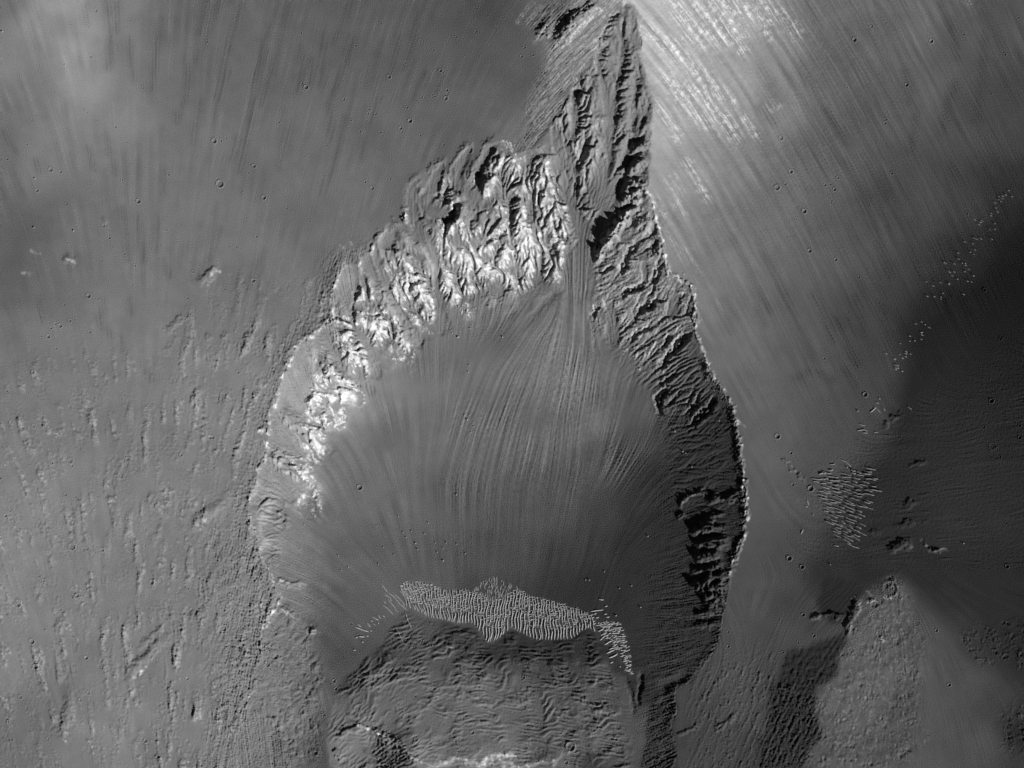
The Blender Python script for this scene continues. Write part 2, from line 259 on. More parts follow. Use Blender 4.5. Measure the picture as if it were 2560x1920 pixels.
# ---- main spurs and gullies of the alcove ------------------------------------------------------
STR = np.zeros((NY, NX), np.float32)      # metres-like relief of spurs and gullies
SMO = np.zeros((NY, NX), np.float32)      # smooth chutes of loose debris
T3 = lambda s: tp(1260, 0, s); T7 = lambda s: tp(1260, 480, s); T6 = lambda s: tp(620, 480, s); T2 = lambda s: tp(620, 0, s)
T10 = lambda s: tp(620, 960, s); T11 = lambda s: tp(1260, 960, s); T15 = lambda s: tp(1260, 1420, s); T14 = lambda s: tp(620, 1420, s); T16 = lambda s: tp(1900, 1420, s)
SPURS = [  # polyline, half width, height, taper
    (T3('720,560 730,650 720,800 715,980 720,1130 750,1250 740,1400 700,1600'), 34, 26, (.02, .2)),
    (T3('885,290 885,450 895,540 905,640'), 16, 12, (.05, .3)),
    (T3('1000,60 1005,180 1000,300'), 12, 8, (.1, .3)),
    (T3('1130,330 1080,420 1040,560 960,690 930,800 912,900'), 24, 22, (.02, .2)),
    (T3('1110,480 1085,540 1010,760 1000,920 980,1090 940,1260 920,1420 890,1560 870,1640'), 26, 24, (.05, .1)),
    (T3('1190,740 1120,800 1100,900 1090,990'), 18, 18, (.02, .3)),
    (T3('1230,1000 1150,1060 1100,1110 1080,1190'), 20, 24, (.02, .2)),
    (T3('1212,1170 1130,1220 1080,1270 1040,1320'), 20, 26, (.02, .2)),
    (T3('1205,1320 1130,1340 1070,1390 1000,1440 960,1560'), 20, 26, (.02, .2)),
    (T3('1190,1540 1100,1560 1020,1600 950,1640'), 18, 24, (.02, .2)),
    (T3('510,870 500,980 530,1090 560,1190 640,1080 700,1000'), 16, 12, (.02, .2)),
    (T3('690,560 690,700 640,830 600,950 600,1020'), 18, 16, (.02, .2)),
    (T3('400,1040 440,1120 520,1180 560,1200 600,1260 580,1420 590,1600'), 18, 18, (.02, .2)),
    (T3('330,1260 325,1430 345,1540 300,1600'), 24, 18, (.02, .2)),
    (T3('1000,930 960,1000 940,1080'), 14, 12, (.02, .2)),
    (T7('400,0 300,120 240,300 180,440'), 22, 16, (.05, .3)),
    (T7('180,20 110,240 130,330 220,430'), 18, 16, (.05, .3)),
    (T7('420,60 480,230 520,370 460,500 470,700'), 20, 16, (.05, .1)),
    (T7('640,0 700,110 720,190'), 12, 8, (.1, .4)),
    (T7('1150,40 1040,60 960,130'), 14, 26, (.05, .1)), (T7('1130,130 1040,150 950,190'), 14, 26, (.05, .1)), (T7('1060,230 960,240 900,270'), 14, 24, (.05, .1)),
    (T7('1000,300 930,320 860,400 800,480 770,560'), 13, 34, (.05, .1)), (T7('1010,250 930,290 870,350 830,420'), 8, 16, (.1, .2)), (T7('960,340 880,420 820,500'), 8, 12, (.1, .2)), (T7('850,470 790,540 750,610'), 8, 18, (.1, .2)),
    (T7('1240,210 1180,260 1130,300 1100,400'), 16, 12, (.1, .3)),
    (T7('1310,400 1250,500 1230,580'), 14, 20, (.05, .2)),
    (T6('1220,390 1240,510 1300,620 1420,800 1540,930'), 28, 18, (.05, .2)),
    (T6('990,740 1050,860 1120,950 1200,1080 1330,1250 1390,1370'), 30, 22, (.05, .2)),
    (T6('1370,740 1440,860 1530,960'), 20, 14, (.05, .2)),
    (T6('690,1040 780,1090 870,1120'), 14, 12, (.02, .3)),
    (T6('580,1330 640,1420 700,1530 780,1600 900,1640'), 26, 22, (.05, .2)),
    (T6('770,1100 790,1250 850,1350 960,1400 1010,1550'), 24, 16, (.05, .2)),
    (T6('1790,60 1790,220 1680,280 1700,400 1760,480'), 24, 20, (.05, .3)),
    (T2('2090,1200 2000,1440 1960,1560 1960,1650'), 20, 20, (.05, .1)),
    (T10('500,80 560,200 640,270 720,320'), 20, 18, (.05, .2)),
    (T10('240,190 340,290 460,350 560,430 620,580'), 22, 20, (.02, .2)),
    (T10('150,590 280,630 410,640 500,700'), 12, 12, (.01, .3)),
    (T10('160,600 290,700 400,730 500,830'), 14, 12, (.01, .3)),
    (T10('210,1060 310,1110 340,1180 400,1200'), 14, 12, (.05, .3)),
]
for P, W, A, tpr in SPURS: ridge(STR, P, W, A * (.22 if P[0][1] < 330 else .46), (max(tpr[0], .2), tpr[1] + .15), rough=1.2)
CUTS = [   # gullies with a steep shaded wall
    (T7('1130,410 1060,480 1010,540 990,620 960,740'), 9, -18), (T7('910,600 850,650 790,710'), 8, -18), (T7('1190,770 1080,800 1000,840 940,880'), 8, -18),
    (T7('1300,860 1220,930 1130,980 1100,1040 1060,1120'), 11, -24), (T7('1230,1100 1120,1170 1000,1230'), 10, -16), (T7('1370,1160 1340,1260 1280,1340'), 8, -16),
    (T7('1580,1140 1500,1200 1420,1290 1340,1400 1270,1480'), 12, -18), (T7('1450,1500 1380,1540 1270,1620'), 9, -14), (T7('1230,260 1240,420 1235,560'), 7, -12),
    (T7('1220,690 1240,800 1200,900'), 8, -16), (T7('1310,560 1260,680 1220,760'), 7, -12), (T7('800,940 760,1000 730,1040'), 8, -16),
    (T7('1570,830 1520,940 1500,1060'), 7, -9), (T7('350,470 400,460 440,440'), 7, -14), (T7('1480,760 1495,860 1500,920'), 6, -7),
    (T3('720,640 700,760 690,860 640,960'), 7, -12), (T3('1130,770 1110,800 1090,860'), 7, -12), (T3('990,1060 940,1150 910,1260'), 8, -14),
    (T3('700,1120 660,1240 620,1340 570,1440'), 10, -20), (T3('600,1440 600,1560 590,1650'), 7, -14), (T3('890,600 910,660 920,700'), 5, -8),
    (T3('1180,1140 1120,1170 1080,1210'), 7, -18), (T3('1190,1260 1110,1270 1050,1340 1010,1420 950,1530 940,1620'), 10, -24), (T3('1170,1600 1070,1600 1010,1640'), 8, -16),
    (T2('2100,1230 2040,1330 2010,1450 1960,1540'), 8, -18), (T2('1560,1600 1580,1640'), 7, -14),
    (T6('1560,10 1620,60 1680,90'), 8, -14), (T6('1740,60 1700,180 1650,250 1630,330 1600,400'), 10, -20), (T6('2030,380 1960,410 1920,440'), 8, -18), (T6('2150,330 2010,390'), 7, -14),
    (T6('900,800 860,950 850,1060'), 8, -12), (T6('1000,930 980,1060'), 7, -10), (T6('1510,270 1510,370'), 4, -8), (T6('810,1320 900,1340 980,1370'), 7, -12),
    (T6('670,1570 760,1600 850,1610 950,1650'), 8, -14), (T6('610,1480 590,1600'), 7, -12), (T10('430,340 500,340 540,350'), 6, -10), (T10('620,120 680,240 700,290'), 7, -12),
    (T11('1390,30 1280,110 1290,190 1290,280'), 9, -16), (T11('1480,30 1420,110 1350,200'), 7, -14), (T11('1590,20 1540,130 1500,190'), 6, -12), (T11('1760,80 1720,190 1660,250 1590,300 1570,400'), 8, -14),
    (T11('1650,30 1580,160 1520,280'), 6, -10), (T11('1430,390 1410,400'), 5, -8),
]
for P, W, A in CUTS: ridge(STR, P, W, A * (.34 if P[0][1] < 460 else .55), (.2, .3), rough=1.0)
CHUTES = [
    (T3('1000,60,.3 970,300,.5 985,430,.7 970,600,.8 930,740,.8 897,880,1 885,1000,1.3 860,1180,1.6 830,1350,2.2 800,1500,2.6 780,1660,3'), 9),
    (T3('760,480,.4 800,620,.6 835,800,.9 862,960,1'), 9), (T3('930,250,.4 970,330,.5'), 8), (T3('1080,640,.4 1085,780,.6 1065,950,.8 1062,1100,1 1040,1240,1.2 985,1400,1.5 920,1560,1.7 870,1660,2'), 10),
    (T3('1200,870,.3 1130,1040,.6 1080,1150,.9'), 9), (T3('580,760,.6 590,900,.9 590,1050,1 570,1150,.8'), 10), (T3('410,1080,.5 440,1180,1.2 490,1280,2 520,1400,2.2 545,1540,2 560,1660,1.5'), 11),
    (T7('780,0,3.5 700,60,2.5'), 10), (T7('520,0,1 560,120,1 600,230,1.6 630,350,3.1 620,560,3.6 610,760,4.1'), 10), (T7('900,0,1.6 840,150,1.6 760,320,1.7 690,450,2 650,560,2'), 10),
    (T7('230,20,.8 220,160,1 250,340,.6'), 10), (T7('310,480,.5 310,600,.9 260,740,1.2'), 9), (T7('1240,60,.8 1260,260,1 1280,420,1'), 12), (T7('920,400,1 930,500,.6'), 8),
    (T7('880,940,.8 900,1060,1.2 900,1200,2'), 10), (T7('1160,600,.8 1170,740,.7'), 9), (T7('1420,880,1 1400,1000,1.2'), 12),
    (T6('1360,0,1.6 1350,120,1.6 1380,240,1.3 1440,360,1.4 1520,480,1.2 1560,600,.8 1565,800,.6 1580,960,1 1600,1100,2'), 11),
    (T6('1180,300,1 1150,400,1.5 1260,450,.8'), 12), (T6('1040,420,.7 1060,560,1 1120,700,.9 1170,880,1 1250,1000,1.1 1330,1120,1.2 1400,1240,1.8'), 9),
    (T6('830,620,1.6 820,720,2.4 830,850,2 840,970,1 860,1070,.6'), 11), (T6('970,540,1.4 1000,640,1.3 1060,720,.6'), 11), (T6('940,700,.8 970,800,.8 985,900,.5'), 9),
    (T6('880,1120,.6 960,1230,.8 1010,1330,1 1050,1500,1.6'), 10), (T6('600,1130,1 640,1180,1.2 690,1290,1.2 740,1380,.8'), 11), (T6('440,1270,1.4 420,1400,2.4 400,1560,3 380,1650,3'), 12),
    (T6('680,1380,.4 740,1460,.8 800,1520,.6 900,1590,.7 1000,1640,1.5'), 9), (T6('1830,0,1.4 1850,100,1.4 1880,200,1.2'), 10), (T6('1720,320,.8 1740,430,1'), 9), (T6('2060,220,.8 1990,330,.6'), 8),
    (T2('1350,1550,1 1360,1650,1.6'), 11), (T2('1600,1380,.8 1560,1480,1.4 1520,1600,1.5 1450,1660,2'), 10), (T2('1830,1240,.8 1770,1350,1.4 1720,1440,1.5 1750,1560,1'), 10), (T2('2020,1240,1 1960,1370,1.4 1900,1540,1.2 1900,1650,1.4'), 10),
    (T10('330,40,3 360,150,3 390,270,2'), 12), (T10('200,260,1.2 240,370,2 300,480,2 400,560,1'), 12), (T10('140,660,1 200,750,2 260,850,2 330,950,1'), 12),
]
for P, W in CHUTES: paint(SMO, P, W, 1.0, 0.35, rough=0.6)
STR -= 2.4 * blur(SMO, 1.2) * (1 - 0.5 * sstep(900, 1000, YY))
SMO = blur(SMO, 2.0)
# ---- which way is downhill ---------------------------------------------------------------------
MAC = solve(LINES)
apx = np.hypot(XX - 1560, YY - 20)
rat = np.where(mA > 0, np.interp(XX, [-100, 0, 330, 600, 900, 1200, 1350, 1500], [.5, .42, .02, -.22, -.26, -.5, -.9, -1.1]), 0.45 + 0.5 * np.exp(-apx / 420.0))
rat = rat + WX * 0.006
ofx, ofy = rat, np.ones_like(rat)
mRD = sstep(0, 1, ((XX - 2150) / 2.0 + (YY - 1000) / 1.2) / 150.0) * (1 - sstep(1380, 1460, YY)) * sstep(1900, 2100, XX)        # wind-swept far right
ofx = ofx * (1 - mRD) + mRD * 1.0; ofy = ofy * (1 - mRD) - mRD * (0.17 + 0.02 * WY)
low = sstep(1400, 1480, YY) * sstep(1830, 1900, XX)
hx, hy = (XX - 2180), (YY - 1380)
hn = np.hypot(hx, hy) + 1; wl_ = sstep(1960, 2080, XX); lx = (1 - wl_) * -.42 + wl_ * (hx / hn - .2); ly = (1 - wl_) * 1.0 + wl_ * np.maximum(hy / hn, .25)
ofx = ofx * (1 - low) + low * lx; ofy = ofy * (1 - low) + low * ly
lo2 = sstep(1560, 1680, YY) * sstep(1690, 1720, XX) * (1 - sstep(1900, 1960, XX)); ofx = ofx * (1 - lo2) - .42 * lo2
mx_, my_ = np.cos((XX - 830) / 420.0 * 0.9 - 1.0), np.sin((XX - 830) / 420.0 * 0.9 - 1.0) * 0.8
mx_ = np.where(XX > 1200, 1.0, mx_); my_ = np.where(XX > 1200, 0.15, np.minimum(my_, 0.1))
CF = pts('1560,100,-.1,1 1590,300,-.6,.8 1450,280,.35,1 1500,400,0,1 1590,450,-.8,.6 1400,350,.4,1 1300,480,.1,1 1200,480,-.3,1 1100,450,-.3,1 1030,520,0,1 1000,600,.4,1 930,680,.45,1 860,720,.1,1 850,850,.5,.8 760,930,.4,1 720,1050,.6,.8 680,1130,.8,.6 700,1250,.75,.65 760,1350,.8,.55 700,1450,1,.35 1600,650,-.55,.8 1650,800,-.5,.85 1700,950,-.55,.85 1780,1020,-.6,.8 1820,1120,-.8,.6 1840,1300,-1,.25 1800,1500,-1,.15 1750,1640,-.9,.3 1650,1550,-1,.05 1700,1400,-.95,.3 1750,1250,-.95,.35 1680,1150,-.7,.7 1600,1050,-.35,1 1500,1000,-.12,1 1440,650,0,1 1400,900,-.2,1 1440,800,-.05,1 1340,800,-.6,.8 1260,870,-.6,.8 1300,1000,-.36,1 1200,1000,-.42,1 1150,1120,-.28,1 1300,1120,-.24,1 1420,1100,-.08,1 1050,1000,.05,1 950,1000,.25,1 800,1100,.6,.8 900,1250,.4,1 1000,900,.15,1 1100,800,-.02,1 1200,750,-.15,1 1100,1300,.05,1 1300,1300,-.05,1 1450,1300,-.2,1 1550,1250,-.5,.8 850,1450,.6,.5 1500,800,.15,1 1560,900,-.3,1 1500,550,-.35,1 1400,560,.1,1 720,1650,.6,.8 780,1800,.3,1 680,1850,.1,1 1500,1450,-.3,.9')
cfx, cfy = shep([[p[0], p[1], p[2]] for p in CF]), shep([[p[0], p[1], p[3]] for p in CF])
sgy, sgx = np.gradient(blur(STR, 4.0), STEP)
wfx, wfy = 0.42 * cfx - sgx, 0.42 * cfy - sgy
fx = np.where(mMesa > 0, mx_, np.where(mC > 0, wfx, ofx)); fy = np.where(mMesa > 0, my_, np.where(mC > 0, wfy, ofy))
n_ = np.hypot(fx, fy) + 1e-6; FX, FY = (fx / n_).astype(np.float32), (fy / n_).astype(np.float32)
FX = blur(FX, 3); FY = blur(FY, 3); n_ = np.hypot(FX, FY) + 1e-6; FX /= n_; FY /= n_

L_fine = lic(band(21, 5, .45), FX, FY, 22, 2.0)        # hair-fine streaks
L_mid = lic(band(22, 11, .6), FX, FY, 34, 3.0)        # flutes
L_wide = lic(band(23, 34, .4), FX, FY, 30, 6.0, True)        # broad streaks
L_rib = lic(band(24, 13, .4), FX, FY, 12, 2.0)         # short ribs
def rdg(n): return 1.0 - np.abs(n) * 1.1

b44, b22, b11, b6 = band(41, 46, .45), band(42, 23, .45), band(43, 12, .45), band(44, 7, .4)
# ---- rock outcrops -----------------------------------------------------------------------------
ROCK_P = [T6('1140,620 1240,540 1330,590 1450,660 1530,800 1560,950 1540,1100 1420,1150 1400,1060 1330,1000 1220,900 1150,760'),
    T6('910,800 1000,740 1060,860 1150,980 1260,1110 1350,1260 1400,1360 1370,1400 1280,1370 1150,1350 1130,1240 1000,1260 940,1150 870,1080 850,1000'),
    T6('730,1130 850,1120 940,1180 990,1300 1010,1450 1000,1560 930,1500 800,1420 720,1300'), T6('580,1340 650,1420 720,1480 800,1560 940,1640 960,1660 600,1660 590,1500'),
    T6('1580,20 1700,0 1790,60 1680,150 1650,250 1720,240 1830,250 1960,320 2060,330 2190,200 2220,800 2120,790 2080,680 1950,700 1850,800 1800,1000 1700,900 1580,900 1590,700 1600,560 1560,500 1620,350'),
    T6('1920,0 2220,0 2220,100 2000,200 1930,130'), T7('0,0 480,0 550,150 560,380 520,560 490,760 350,720 300,760 0,800'), T7('560,0 700,0 850,0 830,120 770,210 640,190 590,100'),
    T7('1180,0 1240,100 1300,400 1330,540 1250,700 1340,800 1500,760 1560,900 1580,1150 1440,1260 1300,1470 1250,1450 1120,1530 1050,1400 980,1280 1000,1230 880,1180 740,1130 720,900 720,620 780,480 880,280 950,100 1020,0'),
    T2('2050,1300 2190,1150 2220,1200 2220,1660 1900,1660 1960,1540'), T2('1560,1590 1650,1520 1750,1560 1750,1660 1560,1660'),
    T3('0,1500 130,1400 250,1340 330,1300 400,1500 480,1640 0,1660'), T3('600,1000 720,880 800,960 800,1240 780,1350 720,1640 580,1640 570,1440 620,1330 600,1200'),
    T3('960,1100 1010,1100 960,1260 920,1460 880,1640 860,1640 900,1400'),
    T10('470,80 560,70 650,130 780,200 770,260 740,320 730,400 660,340 600,330 540,310 460,300'),
    T10('430,330 560,350 600,450 630,600 560,620 520,700 510,900 560,1080 500,1120 420,1110 400,960 460,930 400,800 330,700 300,650 450,640 420,560 480,440'), T10('600,0 960,0 900,60 880,200 800,120 650,110')]
ROCK = np.zeros((NY, NX), np.float32)
for P in ROCK_P: ROCK = np.maximum(ROCK, raster(P))
ROCK = gather(ROCK, XX + 1.3 * WX + 2.0 * RW + 6 * b44, YY + 1.3 * WY - 2.0 * RW + 16 * b44 + 8 * b22)
RIBR = np.zeros((NY, NX), np.float32)
for P in [T3('1000,40 1110,200 1130,470 1240,870 1200,1400 1180,1660 940,1660 1000,1430 1080,1180 1120,900 1060,800 1010,900 930,1100 900,1000 940,700 1000,430 990,300 900,290 880,560 900,700 850,800 800,560 740,460 870,220 880,130'),
          T3('500,870 720,560 740,900 600,1020 560,1200 430,1100 400,1000'), T7('1480,740 1560,800 1590,1180 1700,1500 1800,1650 1300,1650 1280,1500 1440,1260 1560,1150'), T11('1250,100 1260,0 1790,10 1760,200 1600,400 1400,400 1300,380 1250,250'),
          T3('760,300 880,250 880,560 800,700 720,560')]:
    RIBR = np.maximum(RIBR, raster(P))
RIBR = blur(gather(RIBR, XX + WX, YY + WY), 3)
L_gul = .8 * lic(band(33, 26, .45), FX, FY, 12, 4.0, True) + .5 * b22
rkb = blur(ROCK, 9.0)
rockm = np.clip(sstep(.34, .72, rkb + .16 * b11 + .10 * b6 + .06 * b22), 0, 1) * sstep(.10, .35, rkb) * (.35 + .65 * sstep(-.9, -.1, L_gul)) * (1 - 0.92 * np.clip(SMO * 1.15, 0, 1))
ribm = np.clip(RIBR, 0, 1) * (1 - 0.85 * SMO)
RK2 = np.zeros((NY, NX), np.float32)   # thin bedrock showing through on the flanks of the summit
for s, w in [('1380,0 1500,170 1620,260 1850,340', 14), ('1480,0 1560,60 1760,180 2000,420', 10), ('1120,250 1400,400 1650,640 1900,850', 12), ('1400,740 1650,780 1800,960 1920,1130', 16), ('1350,640 1500,850 1700,1050', 12), ('1380,1030 1450,1160', 6), ('1250,880 1330,960 1450,1160', 8),
             ('1520,1350 1600,1500 1700,1640', 7), ('1650,1000 1750,1120', 7), ('2000,980 2080,1120', 8), ('1700,0 1900,60 2190,160', 16), ('1800,100 2000,300', 8), ('2050,180 2150,250', 6), ('1500,300 1640,380', 7), ('1380,1480 1440,1640', 5),
             ('130,170 180,130 260,60', 7), ('280,340 310,280 380,190', 10), ('240,790 330,690', 5), ('400,430 500,330 600,260 760,150 880,80', 12), ('560,700 700,600 760,430 850,260', 11), ('330,1100 290,1000 500,900', 9), ('80,1460 180,1380 300,1300', 10), ('0,1600 80,1480', 9), ('930,20 990,0', 8)]:
    paint(RK2, T3(s), w, 1.0, 0.8, rough=3.0)
for s, w in [('0,0 200,140 300,260', 12), ('0,180 60,280 100,300', 6), ('80,880 150,870', 4), ('1700,0 1760,60', 5)]: paint(RK2, tp(1900, 0, s), w * 1.4, .8, .8, rough=3.0)
for s, w in [('1340,310 1480,560', 4), ('1510,480 1580,640 1680,780', 5), ('1740,900 1800,980', 4), ('1400,80 1510,200', 8), ('1280,60 1350,250', 6)]: paint(RK2, T7(s), w, .6, .8, rough=2.0)
flank = region(T3('130,170 400,0 960,0 880,130 740,460 560,720 400,1040 330,1250 0,1500 0,1350 200,1000 230,780 380,400'), 1, 10) * (1 - mC)
RK2 = np.maximum(RK2, .45 * flank)
sf1 = lic(band(31, 8, .6), FX, FY, 14, 2.0); sf2 = lic(band(34, 22, .5), FX, FY, 16, 4.0, True)
RK2 = blur(RK2, 5) * np.clip(.25 + .45 * sf1 + .45 * sf2 + .3 * b22 + .25 * b6, 0, 1.1)
rk = 7.5 * np.abs(b44 * .8 + 0.3 * L_rib) + 4.2 * np.abs(0.8 * b22 + 0.4 * L_rib) + 2.0 * np.abs(b11) * (1.2 + .5 * b44) + 0.45 * b6 * (1 + .4 * b22) + 3.0 * rdg(.6 * b22 + .6 * b44)
rk -= rk.mean()
# running debris and water cut the walls: many drops are let run down the slopes
def carve(E, mask, drops, batches, steps, seed):
    j0, j1, i0, i1 = 50, 900, 380, 1040          # rows and columns of the alcove
    H = E[j0:j1, i0:i1].astype(np.float32).copy(); M = mask[j0:j1, i0:i1]
    ny, nx = H.shape; r = np.random.default_rng(seed)
    src = np.flatnonzero(M.ravel() > r.random(M.size) * .999)
    for b in range(batches):
        p = r.choice(src, drops); x = (p % nx + r.random(drops)).astype(np.float32); y = (p // nx + r.random(drops)).astype(np.float32)
        dx = np.zeros(drops, np.float32); dy = dx.copy(); sed = dx.copy(); vel = np.ones(drops, np.float32)
        Hf = H.ravel()
        for k in range(steps):
            np.clip(x, 1, nx - 2.01, out=x); np.clip(y, 1, ny - 2.01, out=y)
            i = x.astype(np.int32); j = y.astype(np.int32); u = x - i; v = y - j; q = j * nx + i
            a, bb, c, d = Hf[q], Hf[q + 1], Hf[q + nx], Hf[q + nx + 1]
            gx = (bb - a) * (1 - v) + (d - c) * v; gy = (c - a) * (1 - u) + (d - bb) * u
            h0 = (a * (1 - u) + bb * u) * (1 - v) + (c * (1 - u) + d * u) * v
            dx = dx * .25 - gx * .75; dy = dy * .25 - gy * .75
            l = np.sqrt(dx * dx + dy * dy) + 1e-6; x2 = x + dx / l; y2 = y + dy / l
            np.clip(x2, 1, nx - 2.01, out=x2); np.clip(y2, 1, ny - 2.01, out=y2)
            i2 = x2.astype(np.int32); j2 = y2.astype(np.int32); u2 = x2 - i2; v2 = y2 - j2; q2 = j2 * nx + i2
            h1 = (Hf[q2] * (1 - u2) + Hf[q2 + 1] * u2) * (1 - v2) + (Hf[q2 + nx] * (1 - u2) + Hf[q2 + nx + 1] * u2) * v2
            dh = h1 - h0
            cap = np.maximum(-dh, .02) * vel * 3.0
            ero = np.where(dh > 0, -np.minimum(dh, sed), np.where(sed > cap, -(sed - cap) * .25, np.minimum((cap - sed) * .12, -dh * .6)))
            sed += ero; vel = np.sqrt(np.clip(vel * vel * .9 - dh * .6, .05, 9.0))
            tot = 0
            for off, w in ((0, (1 - u) * (1 - v)), (1, u * (1 - v)), (nx, (1 - u) * v), (nx + 1, u * v)):
                tot = tot + np.bincount(q + off, weights=ero * w, minlength=ny * nx)
            Hf -= np.clip(tot, -.06, .10).astype(np.float32)
            x, y = x2, y2
        H = Hf.reshape(ny, nx)
        P4 = np.pad(H, 1, mode='edge'); H = H * .9 + .025 * (P4[1:-1, :-2] + P4[1:-1, 2:] + P4[:-2, 1:-1] + P4[2:, 1:-1])
    out = E.copy(); out[j0:j1, i0:i1] = H
    return out
wallz = np.maximum(raster(RIM_L[:78] + pts('690,1400 720,1260 790,1110 870,1000 970,870 1090,780 1300,750 1400,715 1430,540 1500,300')), raster(RIM_R[:36] + pts('1660,1180 1650,1100 1630,1020 1560,940 1484,830 1490,600 1530,510 1520,300')))
toe = 14 * b44 + 9 * b22 + 10 * L_gul
wallz = mC * np.clip(blur(gather(wallz, XX + WX + .5 * toe, YY + WY + toe), 6), 0, 1)
wsrc = mC * (1 - mMesa) * np.clip(np.maximum(wallz, blur(np.maximum(ROCK, RIBR), 12) * 1.3), 0, 1)
KM = 2.3
E0 = MAC * KM + STR * 2.6 - blur(SMO, 2) * 6 + .5 * b22 + 1.6 * b44 + .35 * b11 + .2 * b6 + (4.5 + 5.0 * (XX < 1440)) * band(74, 85, .35)
E1 = carve(E0, wsrc, 60000, CARVE_N, 44, 3)
GUL = E1 - MAC * KM - 1.6 * STR; GUL = GUL - .75 * blur(GUL, 16) - .25 * blur(GUL, 40)
DET = np.zeros((NY, NX), np.float32)
gm = mC * (1 - .45 * sstep(900, 1000, YY) * sstep(1560, 1640, XX)) * np.clip(np.maximum(blur(np.maximum(ROCK, RIBR), 9) * 1.2, .62 * wallz), 0, 1) * (1 - .75 * np.clip(SMO, 0, 1))
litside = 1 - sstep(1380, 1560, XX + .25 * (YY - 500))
topz = 1 - sstep(430, 520, YY)
DET += gm * GUL * (.13 + .26 * litside + .10 * topz * (1 - litside)) + rockm * rk * (.09 - .03 * litside) + rockm * (.28 * b6 + .22 * np.abs(b11)) * (1.1 - .1 * litside)
DET += ribm * (.35 * rdg(L_mid) + 0.2 * np.abs(b11) + .1 * b6)
DET += RK2 * (.3 * rdg(b11) + .3 * b6 + .5 * sf1)
nearap = np.exp(-(apx / 620.0) ** 2) * (1 - (mA > 0)) * (1 - mC)
DET += nearap * (.3 * L_mid + .25 * sf1 + .4 * sf2)
DET += flank * (.8 * rdg(L_rib) + .5 * rdg(L_mid))
# walls of loose debris: ribs and flutes running downhill
dR = np.zeros((NY, NX), np.float32); paint(dR, RIM_R[18::3], 210, 1, .6); dL = np.zeros((NY, NX), np.float32); paint(dL, RIM_L[40::3], 110, 1, .6)
wallm = mC * (1 - mMesa) * np.maximum(dR, dL)
rimR0 = np.zeros((NY, NX), np.float32); paint(rimR0, RIM_R[20:], 30, 1, .6)
wall_r = wallm * sstep(1560, 1680, XX) * sstep(930, 1050, YY)
wall_l = wallm * (1 - sstep(850, 950, XX))
DET += wall_r * (1 - np.clip(rimR0, 0, 1)) * (.45 * rdg(L_rib) + 0.5 * rdg(L_mid) + 0.2 * L_fine) * (.6 + .7 * sstep(1350, 1500, YY))
rimR = np.zeros((NY, NX), np.float32); paint(rimR, RIM_R[23:], 16, 1, .5, rough=1.5); rimR *= mC
DET += rimR * (1.7 * rdg(L_rib) + .5 * b6)
DET += wall_l * (1 - rockm) * (0.5 * rdg(L_rib) + 0.4 * L_fine + .3 * rdg(L_mid))
floorm = mC * (1 - mMesa) * (1 - rockm) * (1 - np.clip(ribm, 0, 1))
fan = sstep(620, 760, YY) * (1 - sstep(1150, 1420, YY))
fmod = np.clip(.6 + .4 * band(47, 220) , .15, 1.5)
DET += floorm * (0.05 + 0.55 * fan) * fmod * (0.17 * L_mid + 0.22 * L_fine)
DET += SMO * mC * (0.34 * L_mid + 0.2 * L_fine)
L_fan = lic(band(35, 17, .6), FX, FY, 30, 5.0, True)
fanm = region('1405,690 1480,690 1500,820 1560,1000 1560,1250 1080,1250 1130,1050 1250,880 1360,760', .5, 14) + .6 * region('1430,520 1530,500 1490,600 1480,720 1410,720 1425,600', .3, 5)
DET += fanm * (.22 * L_fan + .15 * L_mid + .12 * L_fine) * (1 - .6 * sstep(1050, 1250, YY)) * fmod
DET += floorm * fmod * .06 * L_fan
spk = np.zeros((NY, NX), np.float32)
for P in [T6('1560,900 1700,850 1850,800 2190,800 2190,1200 1900,1250 1700,1200 1600,1050'), T7('0,800 300,760 350,780 200,950 0,1150')]: spk = np.maximum(spk, raster(P))
spk = blur(spk, 12); DET += spk * (0.42 * b6 * sstep(-.2, 1.2, band(45, 30)) + .25 * L_mid + .2 * rdg(b11))
grain = band(46, 5.0, .3)
stip = np.clip(0.25 + 0.75 * blur((L_wide > 0.5).astype(np.float32), 5), 0, 1)
DET += 0.15 * grain * (1 - rockm) + mA * 0.22 * grain * stip * sstep(0, .4, L_wide)
DET += floorm * sstep(1000, 1250, YY) * 0.16 * grain
# plateau streaks
DET += mA * (0.30 * L_mid + 0.12 * L_fine) * (0.10 + 0.9 * sstep(0.5, 2.2, L_wide + .6 * band(48, 120))) * 0.3 * (1 - .85 * sstep(620, 850, YY))
mB = (1 - mC) * (1 - (mA > 0)) * (1 - mHill) * (1 - mScarp1)
DET += mB * (0.22 * L_mid + 0.08 * L_fine) * (0.22 + mRD * .2) * np.clip(.5 + .6 * band(49, 140), 0, 1.6)
